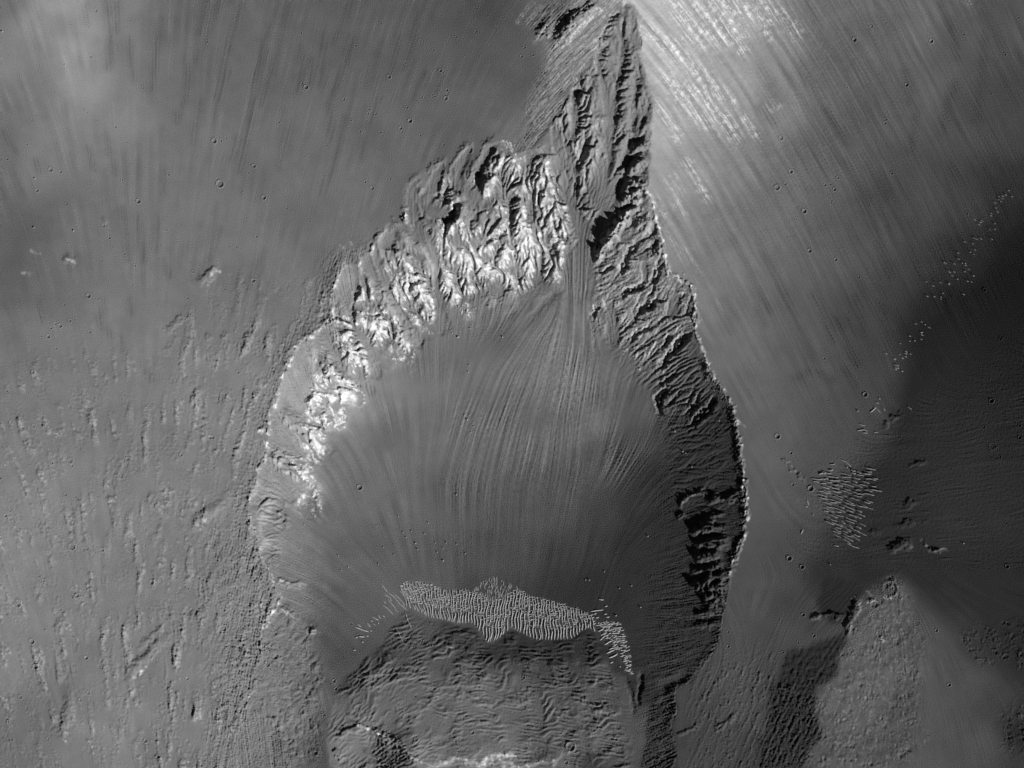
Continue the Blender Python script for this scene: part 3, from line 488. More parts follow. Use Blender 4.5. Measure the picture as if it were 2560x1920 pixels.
# streamlined knobs of the lower left
kn_d = np.clip(sstep(750, 1050, YY) * 0.9 + sstep(620, 800, YY) * sstep(400, 560, XX) * .8 + sstep(1380, 1500, YY) * sstep(250, 450, XX) * .5, 0, 1.25) * mA
kn = .9 * lic(band(51, 24, .5), FX, FY, 8, 4.0, True) + 0.45 * band(52, 15)
kn3 = .85 * lic(band(55, 52, .5), FX, FY, 10, 6.0, True) + .3 * b44 + .25 * b22
kn2 = .85 * lic(band(53, 13, .5), FX, FY, 5, 2.5) + .45 * b6
DET += kn_d * (.55 * rdg(.45 * b22 + .6 * kn) + .12 * b11) * np.clip(.25 + .75 * band(78, 120), 0, 1.4)
pk = np.clip(.55 + .6 * band(54, 170), 0, 1.3)
DET += 1.0 * kn_d * pk * (2.4 * sstep(.2, 2.4, kn3) + 1.1 * sstep(.3, 2.4, kn) + .45 * sstep(.5, 2.0, kn2) * sstep(200, 480, XX) + (.45 * np.abs(b11) + .5 * rdg(b22) + .2 * b6) * sstep(.1, 1.0, kn3 + .3 * kn))
rg = sstep(420, 560, XX - 0.15 * (YY - 1300)) * sstep(1200, 1420, YY) * mA
DET += rg * (0.6 * rdg(b11) + .3 * b6 + .9 * rdg(L_rib) + .9 * rdg(kn * .6 + .5 * b44))
nR = np.zeros((NY, NX), np.float32); paint(nR, RIM_L[33:], 45, 1, .7); nR *= (1 - mC)
DET += nR * (.8 * rdg(L_rib) + .4 * b11) * sstep(560, 640, YY)
lowL = region('650,1480 700,1500 790,1570 800,1700 800,1900 740,1920 640,1780 560,1800 540,1700 600,1560', 1, 10)
DET += lowL * (.8 * np.abs(b44) + .7 * rdg(b22) * np.clip(.5 + b44, 0, 1.5) + .3 * rdg(b11) + .25 * b6)
# mesa layers, hill mottling, wind-swept right side
mMs = blur(mMesa, 3) * sstep(.25, .95, blur(mMesa, 20)) * (1 - .9 * sstep(1500, 1590, XX + .25 * (1750 - YY)))
lay = lic(band(61, 20, .35), FX, FY, 10, 4.0, True)
DET += mMs * (1.35 * np.clip(rdg(lay + .5 * b44) - .3, -.3, 1) * np.clip(.6 + .7 * band(62, 120), 0, 1.5) + .12 * b6 + .15 * rdg(b11))
DET += blur(mHill, 6) * (.55 * rdg(.6 * b22 + .5 * b44 + .4 * L_mid) * np.clip(.5 + .6 * band(76, 80), 0, 1.4) + .22 * rdg(b11) * np.clip(band(77, 60), 0, 1.5))
DET += .35 * blur(mHill, 4) * (.55 * b44 + .5 * rdg(.7 * b22 + .5 * b44) * np.clip(band(63, 60), 0, 1.6) + .13 * b11 * np.clip(.4 + band(66, 90), 0, 1.4) + .1 * b6 + .12 * L_mid + .1 * L_fan) * np.clip(blur(mHill, 26) * 1.6 - .3, 0, 1)
DET += blur(mScarp1, 5) * sstep(1650, 1760, YY) * (.35 * L_rib + .3 * b11 * np.clip(.4 + .6 * b44, 0, 1.3) + .2 * b6)
DET += blur(mScarp1, 3) * sstep(1520, 1680, YY) * (.10 * b11 + .25 * b22 + .1 * b6) + blur(mScarp1, 3) * .08 * L_mid
DET += blur(mDarkStrip, 3) * (.5 * rdg(b11) + .7 * rdg(L_rib) + .3 * b6)
rr = np.zeros((NY, NX), np.float32)
for P in [T16('1640,540 1750,440 1900,400 2190,450 2190,760 2100,820 1950,700 1780,780 1680,700'), T16('1900,1250 2000,1150 2190,1000 2250,1500 1980,1480'), T16('2130,900 2250,880 2250,1000 2150,980')]: rr = np.maximum(rr, raster(P))
rr = blur(gather(rr, XX + WX, YY + WY), 8); DET += rr * (.45 * rdg(b11) + .6 * rdg(.7 * b22 + .4 * b44) + .2 * b6) * np.clip(.6 + .5 * b44, .1, 1.5)
sw = lic(band(64, 16, .4), FX, FY, 10, 4.0, True)
DET += mRD * (1 - mC) * (0.45 * sstep(.9, 2.6, sw) * np.clip(band(65, 110), 0, 1.8) + .07 * b11 + .06 * grain)
lr = sstep(1560, 1700, YY) * sstep(1700, 1760, XX) * (1 - sstep(1920, 1960, XX)) * mB
DET += .55 * lr * (1.3 * sstep(.4, 1.8, kn2) * np.clip(.5 + b44, 0, 1.4) + .1 * L_mid + .12 * b6 + .9 * sstep(.3, 1.6, kn))
lph = (YY + np.where(XX < 1010, .6 * (XX - 1010), .06 * (XX - 1010)) + 15 * band(67, 190) + 2.6 * b44 + 1.2 * b22) / 21.0
saw = lph - np.floor(lph); saw = np.where(saw < .8, saw / .8, (1 - saw) / .2)
DET += mMs * 1.9 * saw * np.clip(.25 + .8 * band(68, 75), 0, 1.3) * np.clip(1.1 - sstep(0, 1, 0 * XX), .3, 1)
# single crests outside the alcove walls
EXTRA = [(T3('380,430 480,320 600,190 720,90 800,10'), 22, 20, (.2, .05)), (T3('270,340 330,270 390,180'), 12, 8, (.2, .2)),
    (tp(0, 1420, '1040,1050 1050,960 1110,850 1200,750 1300,640 1400,550 1480,470'), 14, 11, (.1, .2)), (tp(0, 1420, '1130,740 1190,640 1290,540 1400,430 1480,350'), 9, 6, (.1, .2)),
    (tp(0, 960, '1530,1230 1620,1170 1720,1080 1860,960 1960,850'), 14, 9, (.1, .2)), (tp(0, 960, '1560,200 1620,80 1700,0'), 8, 7, (.1, .2)), (tp(0, 960, '1520,620 1560,500 1620,330'), 7, 5, (.1, .2)),
    (tp(0, 960, '1220,1050 1260,950 1320,880'), 7, 5, (.1, .2)), (tp(0, 960, '1250,1380 1300,1260 1400,1050'), 9, 6, (.1, .2)), (tp(0, 960, '980,1290 960,1100 990,900'), 11, 6, (.1, .1)),
    (tp(0, 960, '650,1380 640,1180 660,1000 630,930'), 10, 7, (.1, .1)), (tp(0, 960, '320,1100 380,1190 430,1260 500,1400'), 8, 6, (.1, .1)), (tp(0, 960, '210,420 280,560 320,600'), 7, 6, (.1, .1)), (tp(0, 960, '490,130 520,220 530,300'), 8, 5, (.1, .3)),
    (tp(0, 480, '1360,1200 1430,1110 1500,1040 1540,1000'), 7, 6, (.1, .1)), (tp(0, 480, '1360,1350 1440,1240 1480,1180'), 6, 5, (.1, .1)), (tp(0, 480, '1540,1380 1560,1200'), 7, 6, (.1, .1)), (tp(0, 480, '1620,780 1680,720 1760,640 1820,640'), 10, 8, (.1, .1)), (tp(0, 480, '830,190 880,270 920,330'), 6, 4, (.1, .3)),
    (tp(0, 480, '530,500 560,560 630,610'), 9, 6, (.1, .2)), (tp(0, 480, '1840,1240 1880,1150'), 6, 6, (.1, .1)), (tp(0, 480, '1700,1240 1740,1170'), 6, 5, (.1, .1)),
    (tp(0, 1420, '540,1460 540,1330 580,1150 590,960'), 13, 9, (.05, .1)), (tp(0, 1420, '980,1620 985,1450 1040,1150'), 8, 5, (.1, .1)), (tp(0, 1420, '490,560 510,450 500,380'), 9, 6, (.1, .1)), (tp(0, 1420, '1690,240 1740,100 1780,0'), 8, 7, (.1, .1)), (tp(0, 1420, '1530,400 1580,290'), 5, -7, (.1, .1)), (tp(0, 1420, '1640,450 1700,370 1740,310'), 8, 6, (.1, .1)),
    (tp(0, 1420, '1720,1020 1800,1060 1920,1080'), 6, 3, (.1, .1)), (T14('30,1130 130,1230 230,1250 300,1350 350,1470'), 8, 5, (.1, .1)), (T14('115,190 115,320 180,400 130,480 120,560'), 10, 7, (.1, .1)), (T14('260,330 350,390 360,520'), 9, 6, (.1, .1)),
    (T14('200,110 330,130 500,150'), 7, 6, (.05, .3)), (T14('500,540 570,530'), 8, 7, (.2, .2)),
    (T14('950,950 1080,870 1190,800'), 6, 4, (.1, .1)), (T14('900,1010 1150,960 1300,910 1490,890'), 6, 4, (.1, .1)), (T14('980,1030 1100,970'), 5, 3, (.1, .1)), (T14('1360,950 1540,1000 1700,980 1900,980 2060,965'), 6, 4.5, (.1, .1)), (T14('1540,1030 1740,1060'), 5, 3.5, (.1, .1)), (T14('1830,1070 1980,1050'), 5, 3.5, (.1, .1)), (T14('1370,1100 1460,1120 1560,1140'), 5, 3.5, (.1, .1)), (T14('1620,1180 1740,1220'), 5, 4, (.1, .1)), (T14('1750,1260 1830,1300 2050,1270'), 5, 3.5, (.1, .1)),
    (T14('1650,660 1710,665'), 8, 7, (.2, .2)), (T14('1800,680 1880,720'), 7, 5, (.1, .2)), (T14('1720,770 1900,820 1980,870'), 6, 4, (.1, .1)),
    (T14('700,1470 800,1360 900,1320 960,1310 1000,1330 1140,1400 1280,1460 1350,1560 1480,1640'), 9, 8, (.05, .05)), (T14('1500,1640 1650,1600 1720,1560 1830,1600 1920,1620 2000,1550 2190,1550'), 18, 13, (.05, .05)), (T14('720,1480 740,1520 800,1600'), 8, 8, (.05, .2)),
    (T15('0,1560 90,1550'), 10, 8, (.01, .3)), (T15('0,1650 200,1640 310,1600 400,1620 510,1510'), 10, 7, (.01, .1)), (T15('600,1000 680,1120 760,1200 830,1280'), 5, 4, (.1, .1)), (T15('640,1000 720,1120 780,1200'), 5, 3, (.1, .1)), (T15('760,1160 860,1190 990,1200'), 6, 5, (.1, .1)), (T15('340,800 420,830 520,880'), 5, 4, (.1, .1)), (T15('50,780 200,790 290,860'), 5, 4, (.1, .1)),
    (T15('1130,840 1140,960 1110,1060 1110,1160'), 5, -8, (.1, .1)), (T15('960,890 1020,940 1060,1040 1080,1240'), 5, -4, (.1, .1)),
    (T15('700,1400 780,1300 820,1280'), 6, 4, (.1, .1)), (T15('1740,1350 1830,1270 1920,1190'), 6, 4, (.1, .1)), (T15('1400,1400 1560,1330 1620,1270'), 6, 4, (.1, .1)),
    (T2('1310,1640 1320,1580 1360,1480 1440,1430'), 7, 3.5, (.1, .1)), (T2('1490,1520 1490,1440 1520,1380 1660,1300'), 8, 3.5, (.1, .1)), (T2('1670,1520 1700,1370 1760,1260 1870,1165'), 8, 3.5, (.1, .1)), (T2('1820,1520 1880,1350 1925,1290 1960,1200 2100,1150'), 9, 4.5, (.1, .1)), (T2('1440,1480 1420,1500 1390,1540'), 5, 3, (.1, .1)),
    (T6('1300,100 1295,240 1390,280'), 7, 6, (.1, .1)), (T6('1080,330 1040,400 1020,480'), 6, 4, (.1, .1)), (T6('1220,390 1230,470 1250,530'), 8, 8, (.1, .1)), (T6('1200,190 1190,280'), 5, 3, (.1, .1)),
    # shaded right wall
    (T11('1440,1030 1480,980 1540,930 1620,900 1690,870'), 9, 15, (.05, .2)), (T11('1670,1000 1760,960 1850,950 1980,905'), 9, 14, (.1, .05)), (T11('1430,1120 1480,1090 1530,1080'), 7, 10, (.1, .1)), (T11('1690,1150 1740,1090 1850,1070'), 12, 18, (.05, .3)), (T11('1680,770 1750,750'), 6, 6, (.1, .2)),
    (T11('1540,1250 1620,1210 1700,1190 1880,1190'), 15, 24, (.05, .3)), (T11('1560,1340 1700,1310 1900,1310'), 15, 24, (.05, .2)), (T11('1570,1450 1680,1440 1820,1400'), 15, 24, (.05, .2)), (T11('1540,1560 1680,1540 1840,1480'), 13, 18, (.05, .2)),
    (T15('1550,110 1620,150 1700,90 1860,40'), 14, 24, (.05, .1)), (T15('1590,200 1680,190 1760,150 1850,130'), 14, 22, (.05, .1)), (T15('1640,290 1750,250 1840,230'), 13, 20, (.05, .1)), (T15('1560,390 1700,360 1810,340'), 11, 14, (.1, .1)), (T15('1540,480 1680,470 1800,440'), 9, 10, (.1, .1)),
    (T15('1260,1010 1400,950 1560,860'), 10, -6, (.1, .1)),
    (T7('500,770 420,830 330,920 200,1060 60,1210'), 14, -4, (.05, .5)), (T7('720,900 730,1100 760,1300 780,1500'), 7, -3, (.1, .4)),
    # bottom right
    (T16('1030,1370 1100,1330'), 6, 3, (.1, .1)), (T16('380,430 450,390 560,370 640,380 700,390'), 9, 7, (.1, .1)), (T16('1070,420 1120,370 1160,330'), 7, 4, (.1, .1)), (T16('140,980 200,990 290,990'), 8, 6, (.1, .2)),
    (tp(1900, 960, '1040,1390 1080,1360 1160,1320 1250,1330'), 12, 10, (.1, .2)), (tp(1900, 960, '1310,1290 1360,1340 1400,1375 1500,1355'), 10, 10, (.1, .2)), (tp(1900, 960, '1200,690 1260,660 1390,630'), 7, 5, (.05, .3)), (tp(1900, 960, '1160,1010 1220,980 1300,975'), 8, 5, (.1, .3)), (tp(1900, 960, '1000,365 1100,290 1200,230'), 8, 5, (.1, .3)), (tp(1900, 960, '880,1225 1000,1225'), 6, 3, (.1, .2)), (tp(1900, 960, '110,580 200,640 300,740 380,820'), 6, 5, (.1, .1)), (tp(1900, 960, '1060,1180 1200,1150 1400,1120'), 8, 4, (.2, .2)),
    (T16('760,200 790,260 770,320 720,400 720,580'), 8, 8, (.1, .1)), (T16('870,270 900,250 950,260'), 5, 5, (.1, .1)), (T16('1010,230 1070,240'), 5, 5, (.1, .1)), (T16('960,570 1010,585'), 5, 5, (.1, .1)), (T16('780,430 820,470'), 4, 3, (.1, .1)),
    (T10('90,410 130,350 160,300'), 7, 8, (.1, .1)), (T10('150,590 90,680 60,800'), 4, 4, (.1, .1)),
]
for P, W, A, tpr in EXTRA:
    ms = 840 < P[0][0] < 1640 and P[0][1] > 1600
    lf = P[0][0] < 620; wsr = P[0][0] > 2150
    ridge(STR, P, W * (1.25 if lf else 1.7 if ms else 1), A * (.42 if ms else .42 if lf else .33 if wsr else .36 if P[0][0] > 1640 else .55), (tpr[0] + (.25 if lf else .12), tpr[1] + (.25 if lf else .12)), asym=-.6 if ms and A > 0 else 0., rough=.6 if ms else 1.0)
# sharp lip along the rims
for P, W, A, rg_ in ((RIM_L[33:78], 7, 2.0, 1.3), (RIM_R[10:38], 6, 3.4, .9)):
    ridge(STR, P, W, A, (.05, .2), rough=rg_)
flute = region(T14('0,1130 130,1230 220,1240 350,1440 380,1680 -400,1680 -330,1300 -280,1080 -150,1080'), .5, 3)
DET += flute * (1.3 * rdg(L_mid) + .6 * rdg(L_rib))
fw = region(T14('980,1350 1280,1470 1340,1560 1330,1680 1070,1680 1030,1500'), .5, 3); DET += fw * (.35 * rdg(b11) + .8 * rdg(b22) + .5 * L_mid)

# ---- albedo: pale bedrock, grey dust, pale streaks ---------------------------------------------
ALB = np.full((NY, NX), A0, np.float32)
calm = np.clip(.85 + .8 * band(73, 200), .05, 2) * (1 - .6 * sstep(650, 900, YY) * mA) - .7 * sstep(1500, 1650, YY) * (1 - mA) * (1 - mC)
ALB *= 1 + 0.035 * np.clip(L_wide, -2, 2) * (1 - rockm) * (1 - mMesa) * calm + 0.013 * L_mid * (1 - rockm) * calm
rim_b = np.zeros((NY, NX), np.float32); paint(rim_b, RIM_L[33:76], 3.5, 1, .8, rough=1.2); rim_b *= np.clip(.6 + .6 * b44, 0, 1.2); rb2 = np.zeros((NY, NX), np.float32); paint(rb2, RIM_R[11:36], 3.6, 1.0, .8, rough=1.0); rim_b = np.maximum(rim_b, rb2 * np.clip(.7 + .5 * b22, .1, 1.2))
for P, w in [(T14('1500,1640 1650,1600 1720,1560 1830,1600 1920,1620 2000,1550 2190,1550'), 6), (T14('1900,1640 2060,1600 2190,1620'), 4), (T15('0,1560 90,1550'), 6), (T15('0,1640 80,1640'), 6), (T14('930,1310 1000,1330 1140,1400 1280,1460 1350,1560 1480,1620'), 2.6), (T15('120,1650 200,1640 310,1600 400,1620 510,1510'), 2.2), (T14('1650,660 1710,665'), 3), (T14('500,540 570,530'), 5), (T14('110,230 115,320'), 3), (T14('200,105 330,130 500,150'), 2.5), (T14('270,345 350,390'), 3), (T14('15,1050 60,1040'), 4), (T16('760,240 790,260'), 4), (T16('765,330 785,290'), 5), (T16('870,270 900,255 950,260'), 3.4), (T16('1020,232 1068,242'), 3.6), (T16('965,572 1015,588'), 3.4), (T16('880,180 900,220'), 3), (tp(1900, 960, '1150,1325 1240,1335'), 3), (tp(1900, 960, '1310,1290 1400,1372'), 3), (tp(1900, 960, '1380,1372 1420,1378'), 4), (tp(1900, 960, '1460,1360 1510,1358'), 3), (T10('90,415 130,380'), 5), (T11('1450,1030 1490,975 1540,930'), 3.4), (T11('1560,925 1650,885'), 2.4), (T11('1920,290 2000,350'), 3), (tp(620, 480, '750,450 790,455'), 4), (tp(620, 480, '845,415 855,430'), 4), (tp(620, 480, '570,920 590,905'), 4), (tp(620, 480, '590,1030 610,1010'), 4), (tp(0, 480, '250,490 320,515'), 4), (tp(0, 480, '190,670 240,680'), 5), (tp(0, 480, '550,560 610,580'), 3), (tp(0, 480, '1710,740 1760,640 1810,660'), 3), (tp(0, 960, '1640,1180 1710,1120'), 3), (tp(0, 1420, '1120,900 1220,820'), 3.5), (tp(0, 1420, '545,1420 560,1340'), 3)]: paint(rim_b, P, w * .8, .85, .9, rough=.8)
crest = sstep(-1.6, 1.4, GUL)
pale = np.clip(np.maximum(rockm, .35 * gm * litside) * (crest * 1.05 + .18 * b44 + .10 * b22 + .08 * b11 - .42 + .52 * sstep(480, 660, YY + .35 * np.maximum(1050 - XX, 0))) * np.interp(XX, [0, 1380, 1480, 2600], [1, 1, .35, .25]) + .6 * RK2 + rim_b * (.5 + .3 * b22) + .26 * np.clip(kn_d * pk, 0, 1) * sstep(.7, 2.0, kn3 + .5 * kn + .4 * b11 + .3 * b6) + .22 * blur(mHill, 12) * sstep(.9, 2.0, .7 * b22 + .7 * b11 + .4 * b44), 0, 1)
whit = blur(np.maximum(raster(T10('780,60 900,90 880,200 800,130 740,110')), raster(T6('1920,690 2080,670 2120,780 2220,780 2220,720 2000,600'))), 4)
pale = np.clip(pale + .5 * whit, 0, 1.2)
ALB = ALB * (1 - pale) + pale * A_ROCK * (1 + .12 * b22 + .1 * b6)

STK = np.zeros((NY, NX), np.float32)
for ox, oy, w, s_ in [(0, 0, 7, '870,0 900,300 880,560|1050,300 1060,500 1100,650|1265,450 1255,580 1240,730|1560,550 1540,750 1480,900 1450,1000|1660,820 1620,1000 1580,1180|1800,20 1760,150 1620,500|2000,0 1890,350 1800,800|1885,570 1830,700|1960,1130 1920,1330|1995,1300 1985,1420|690,0 700,180|960,0 950,250|1300,300 1280,440|1700,0 1640,260|860,1100 900,1280 940,1420|720,1230 770,1400|1340,1380 1330,1600|2160,300 2080,900 2000,1380|0,1080 120,1260|280,1330 330,1420'),
                     (620, 0, 7, '330,0 230,450 90,860|440,380 400,750|620,200 610,700|840,0 780,200 700,350|860,300 810,530 700,800|1250,300 1200,600|1400,100 1350,450 1290,560|670,850 680,1140|1090,800 1040,930 970,1050|800,980 710,1330|160,200 120,500 50,700|520,480 500,700|1100,350 1000,720|950,1150 940,1320|1480,600 1470,720|1600,600 1570,760|330,1000 240,1380|700,1380 610,1600'),
                     (1900, 0, 12, '0,560 60,700 110,830|0,900 120,1020|0,1120 60,1260|500,900 700,1150|700,1350 900,1640|900,1380 1060,1640|1200,600 1250,850|1500,0 1600,300 1650,480|1800,50 2000,400|1300,900 1250,1250|1850,300 1800,1000|1600,700 1500,1100'),
                     (1900, 480, 9, '0,400 130,700 250,960 420,1400|440,860 520,960 590,1230|640,1060 740,1330 790,1430|840,60 960,330 1080,700|1000,930 1050,1070|800,870 850,1200|720,1050 800,1180|300,1540 420,1480 600,1560|700,1480 800,1600|0,980 40,1100|1250,480 1330,720|1580,820 1500,960'),
                     (1260, 480, 8, '1900,380 2040,700 2190,1000|1800,900 1880,1160|2100,950 2180,1100'), (0, 480, 8, '1000,120 1050,400 1040,560|1130,200 1190,560|1290,200 1280,480|1820,300 1700,600 1620,720|2180,480 2040,760 1930,1000|640,520 590,640|850,900 830,1100 920,1200|330,900 350,1080|1060,880 1080,1000|1000,1200 1010,1320|1210,1480 1250,1560|1340,560 1400,680')]:
    for q in s_.split('|'): paint(STK, tp(ox, oy, q), w, 1, .9, rough=.8)
STK = blur(STK, 4) * np.clip(.7 + .5 * L_mid, .1, 1.3)
ALB *= 1 - 0.24 * STK * (1 - mC)
ALB *= 1 + nearap * (.05 * sf2 + .06 * L_wide + .03 * sf1)
lens = sstep(.3, 1.4, kn3 + .3 * kn) * np.clip(kn_d, 0, 1)
ALB *= 1 - .05 * lens + .07 * sstep(.8, 2.0, -kn3) * np.clip(kn_d, 0, 1)
ALB *= 1 + .03 * band(71, 180) + .018 * band(72, 60) + .012 * b11 + .01 * grain
DET += (mA + .6 * mB) * STK * (.14 * grain + .10 * b6 + .15 * L_mid)
pfan = np.zeros((NY, NX), np.float32)       # pale fine debris tongues low on the fan
for q, w in [('1020,560 1080,700 1120,760', 6), ('1390,380 1400,500 1405,660', 6), ('1150,600 1200,760', 9), ('930,580 1010,700', 6), ('600,850 680,940 730,1050', 7), ('2140,640 2110,740', 7), ('500,1290 590,1390', 8), ('1950,250 1920,420', 7), ('840,380 940,520', 6)]: paint(pfan, T10(q), w, 1, .9, rough=.6)
for q, w in [('220,440 200,600 140,740', 10), ('340,380 370,520 330,680', 14), ('600,400 620,620 600,800 560,980', 14), ('440,100 430,300 380,420', 7), ('860,620 870,700', 7), ('1100,600 1030,820 980,960', 7), ('1020,740 1000,840', 6), ('40,540 20,700', 8), ('780,150 760,420', 7), ('900,0 910,160', 5), ('200,1000 240,860', 8)]: paint(pfan, T11(q), w, 1, .9, rough=.6)
ALB *= 1 + .16 * blur(pfan, 3) * np.clip(.8 + .4 * L_mid, 0, 1.6)
ALB *= 1 + (.12 * fanm + .04 * floorm * fmod) * (.75 * L_fan + .4 * L_wide) + .03 * fanm * L_mid + .06 * fanm * (1 - sstep(900, 1150, YY))
armm = region(T15('760,420 960,450 1015,560 1050,700 1066,880 1000,850 950,720 880,700 830,640 770,560 700,500'), .4, 3)
bndm = region(T14('1310,150 1340,110 1500,120 1650,190 1800,170 1900,215 1990,250 2080,250') + T15('0,210 100,170 200,230 330,250 470,290 600,330 700,370 760,400 770,560 700,500 640,520 550,590 420,605 260,600 170,560 80,510') + T14('2190,500 2100,600 2000,630 1920,520 1850,460 1750,470 1600,440 1430,410 1300,340'), .3, 3)
ALB *= 1 + armm * (.32 + .12 * b6 + .1 * b11) + .16 * bndm
hf = blur(mHill, 14)
ALB *= 1 + hf * (.03 * np.clip(L_fan, -1.5, 2) + .03 * L_mid + .05 * b22 * np.clip(band(69, 50), 0, 1.5))
# ---- heights: slopes that give the tones, then the carved detail --------------------------------
E_L = 5.0 / math.pi
inCs = blur(mC * (1 - mMesa), 6)
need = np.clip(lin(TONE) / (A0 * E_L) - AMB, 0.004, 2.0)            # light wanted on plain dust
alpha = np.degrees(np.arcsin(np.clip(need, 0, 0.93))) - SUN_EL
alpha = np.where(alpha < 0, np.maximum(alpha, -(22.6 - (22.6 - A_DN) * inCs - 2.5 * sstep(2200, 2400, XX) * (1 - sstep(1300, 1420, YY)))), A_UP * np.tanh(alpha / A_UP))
kA = np.clip(need / np.sin(np.radians(SUN_EL + alpha)), 0.42, 1.7)     # light and shade painted into albedo where the limited slope falls short
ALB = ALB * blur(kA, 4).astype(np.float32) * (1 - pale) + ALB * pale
S_T = np.tan(np.radians(alpha)).astype(np.float32)
S_T = blur(S_T, 2.5)
def integrate(s, q, b=0.025):
    px_, py_ = NX // 4, NY // 4
    wx = np.ones(NX + px_, np.float32); wy = np.ones(NY + py_, np.float32)
    ramp = np.linspace(1, 0, px_ // 2); wx[NX:NX + px_ // 2] = ramp[:px_ // 2]; wx[NX + px_ // 2:] = np.linspace(0, 1, px_ - px_ // 2)
    ramp = np.linspace(1, 0, py_ // 2); wy[NY:NY + py_ // 2] = ramp; wy[NY + py_ // 2:] = np.linspace(0, 1, py_ - py_ // 2)
    def ext(f):
        m = f.mean(); g = np.pad(f - m, ((0, py_), (0, px_)), mode='wrap')
        j = np.arange(NY, NY + py_); i = np.arange(NX, NX + px_)
        g[j] = g[NY - 1][None] * np.linspace(1, 0, py_)[:, None] + g[0][None] * np.linspace(0, 1, py_)[:, None]
        g[:, i] = g[:, NX - 1][:, None] * np.linspace(1, 0, px_)[None] + g[:, 0][:, None] * np.linspace(0, 1, px_)[None]
        return g, m
    gs, ms = ext(-s); gq, mq = ext(q)
    kx = 2 * math.pi * np.fft.rfftfreq(NX + px_, STEP)[None]; ky = 2 * math.pi * np.fft.fftfreq(NY + py_, STEP)[:, None]
    wu = kx * UX + ky * UY; wv = -kx * UY + ky * UX
    den = wu ** 2 + b * wv ** 2 + 1e-9
    h = np.fft.irfft2(-1j * (wu * np.fft.rfft2(gs) + b * wv * np.fft.rfft2(gq)) / den, (NY + py_, NX + px_))[:NY, :NX]
    u = (XX - 1280) * UX + (YY - 960) * UY
    return (h + ms * u).astype(np.float32)
my0, mx0 = np.gradient(blur(MAC, 8), STEP)
Q = (-mx0 * UY + my0 * UX) * 0.5
HGT = integrate(S_T, Q.astype(np.float32))
HGT += STR + DET
TRACK = [tp(0, 960, '10,240 60,320 100,380 150,470 200,540 250,650 300,740 350,820 400,930 440,1010 500,1120 520,1230 550,1330 600,1450 650,1560') + tp(0, 1420, '640,10 700,150 740,270 770,390 820,490 860,565'), tp(0, 960, '370,605 400,625 450,655')]
for P in TRACK:        # dotted trails of rolled boulders
    A = np.array(P); L = np.concatenate([[0], np.cumsum(np.hypot(*np.diff(A, axis=0).T))])
    for d in np.arange(0, L[-1], 7.0):
        x, y = np.interp(d, L, A[:, 0]), np.interp(d, L, A[:, 1])
        i = int((x - X0) / STEP + .5); j = int((y - Y0) / STEP + .5)
        if 3 < i < NX - 3: HGT[j, i] -= 1.0; HGT[j, i + 1] -= .3; HGT[j + 1, i] -= .3
HGT -= HGT[60:-60, 80:-80].mean()
# [TERRAIN END]
# ---- helpers for objects -----------------------------------------------------------------------
COL = scene.collection
def material(name, grain=0.10, bump=0.0, scale=0.12, tint=None):
    m = bpy.data.materials.new(name); m.use_nodes = True; t = m.node_tree; t.nodes.clear()
    out = t.nodes.new('ShaderNodeOutputMaterial'); bs = t.nodes.new('ShaderNodeBsdfPrincipled')
    bs.inputs['Roughness'].default_value = 1.0; bs.inputs['Specular IOR Level'].default_value = 0.0
    geo = t.nodes.new('ShaderNodeNewGeometry')
    no = t.nodes.new('ShaderNodeTexNoise'); no.inputs['Scale'].default_value = scale; no.inputs['Detail'].default_value = 2.0
    t.links.new(geo.outputs['Position'], no.inputs['Vector'])
    mr = t.nodes.new('ShaderNodeMapRange'); mr.inputs['From Min'].default_value = 0.25; mr.inputs['From Max'].default_value = 0.75
    mr.inputs['To Min'].default_value = 1 - grain; mr.inputs['To Max'].default_value = 1 + grain
    t.links.new(no.outputs[0], mr.inputs['Value'])
    mul = t.nodes.new('ShaderNodeMath'); mul.operation = 'MULTIPLY'
    if tint is None:
        at = t.nodes.new('ShaderNodeAttribute'); at.attribute_name = 'albedo'; t.links.new(at.outputs['Fac'], mul.inputs[0])
    else: mul.inputs[0].default_value = tint
    t.links.new(mr.outputs[0], mul.inputs[1])
    cc = t.nodes.new('ShaderNodeCombineColor')
    for k in range(3): t.links.new(mul.outputs[0], cc.inputs[k])
    t.links.new(cc.outputs[0], bs.inputs['Base Color'])
    if bump:
        b = t.nodes.new('ShaderNodeBump'); b.inputs['Strength'].default_value = 1.0; b.inputs['Distance'].default_value = bump
        t.links.new(no.outputs[0], b.inputs['Height']); t.links.new(b.outputs[0], bs.inputs['Normal'])
    t.links.new(bs.outputs[0], out.inputs[0])
    return m
M_DUST = material('grey_dust', .07, .5, .16)
M_ROCK = material('pale_bedrock', .18, 1.8, .2)
M_SAND = material('shade_toned_sand', .07, .45, .16)  # its albedo attribute includes painted shade on slopes facing away from the sun
M_RIPPLE = material('pale_ripple_sand', .08, 0, .2, tint=.56)
M_FIELD = material('grey_ripple_sand', .1, 0, .2, tint=.36)
M_DUNE = material('bright_dune_sand', .10, .5, .12, tint=.56)
M_BOULDER = material('grey_boulder_stone', .2, .6, .3, tint=.42)

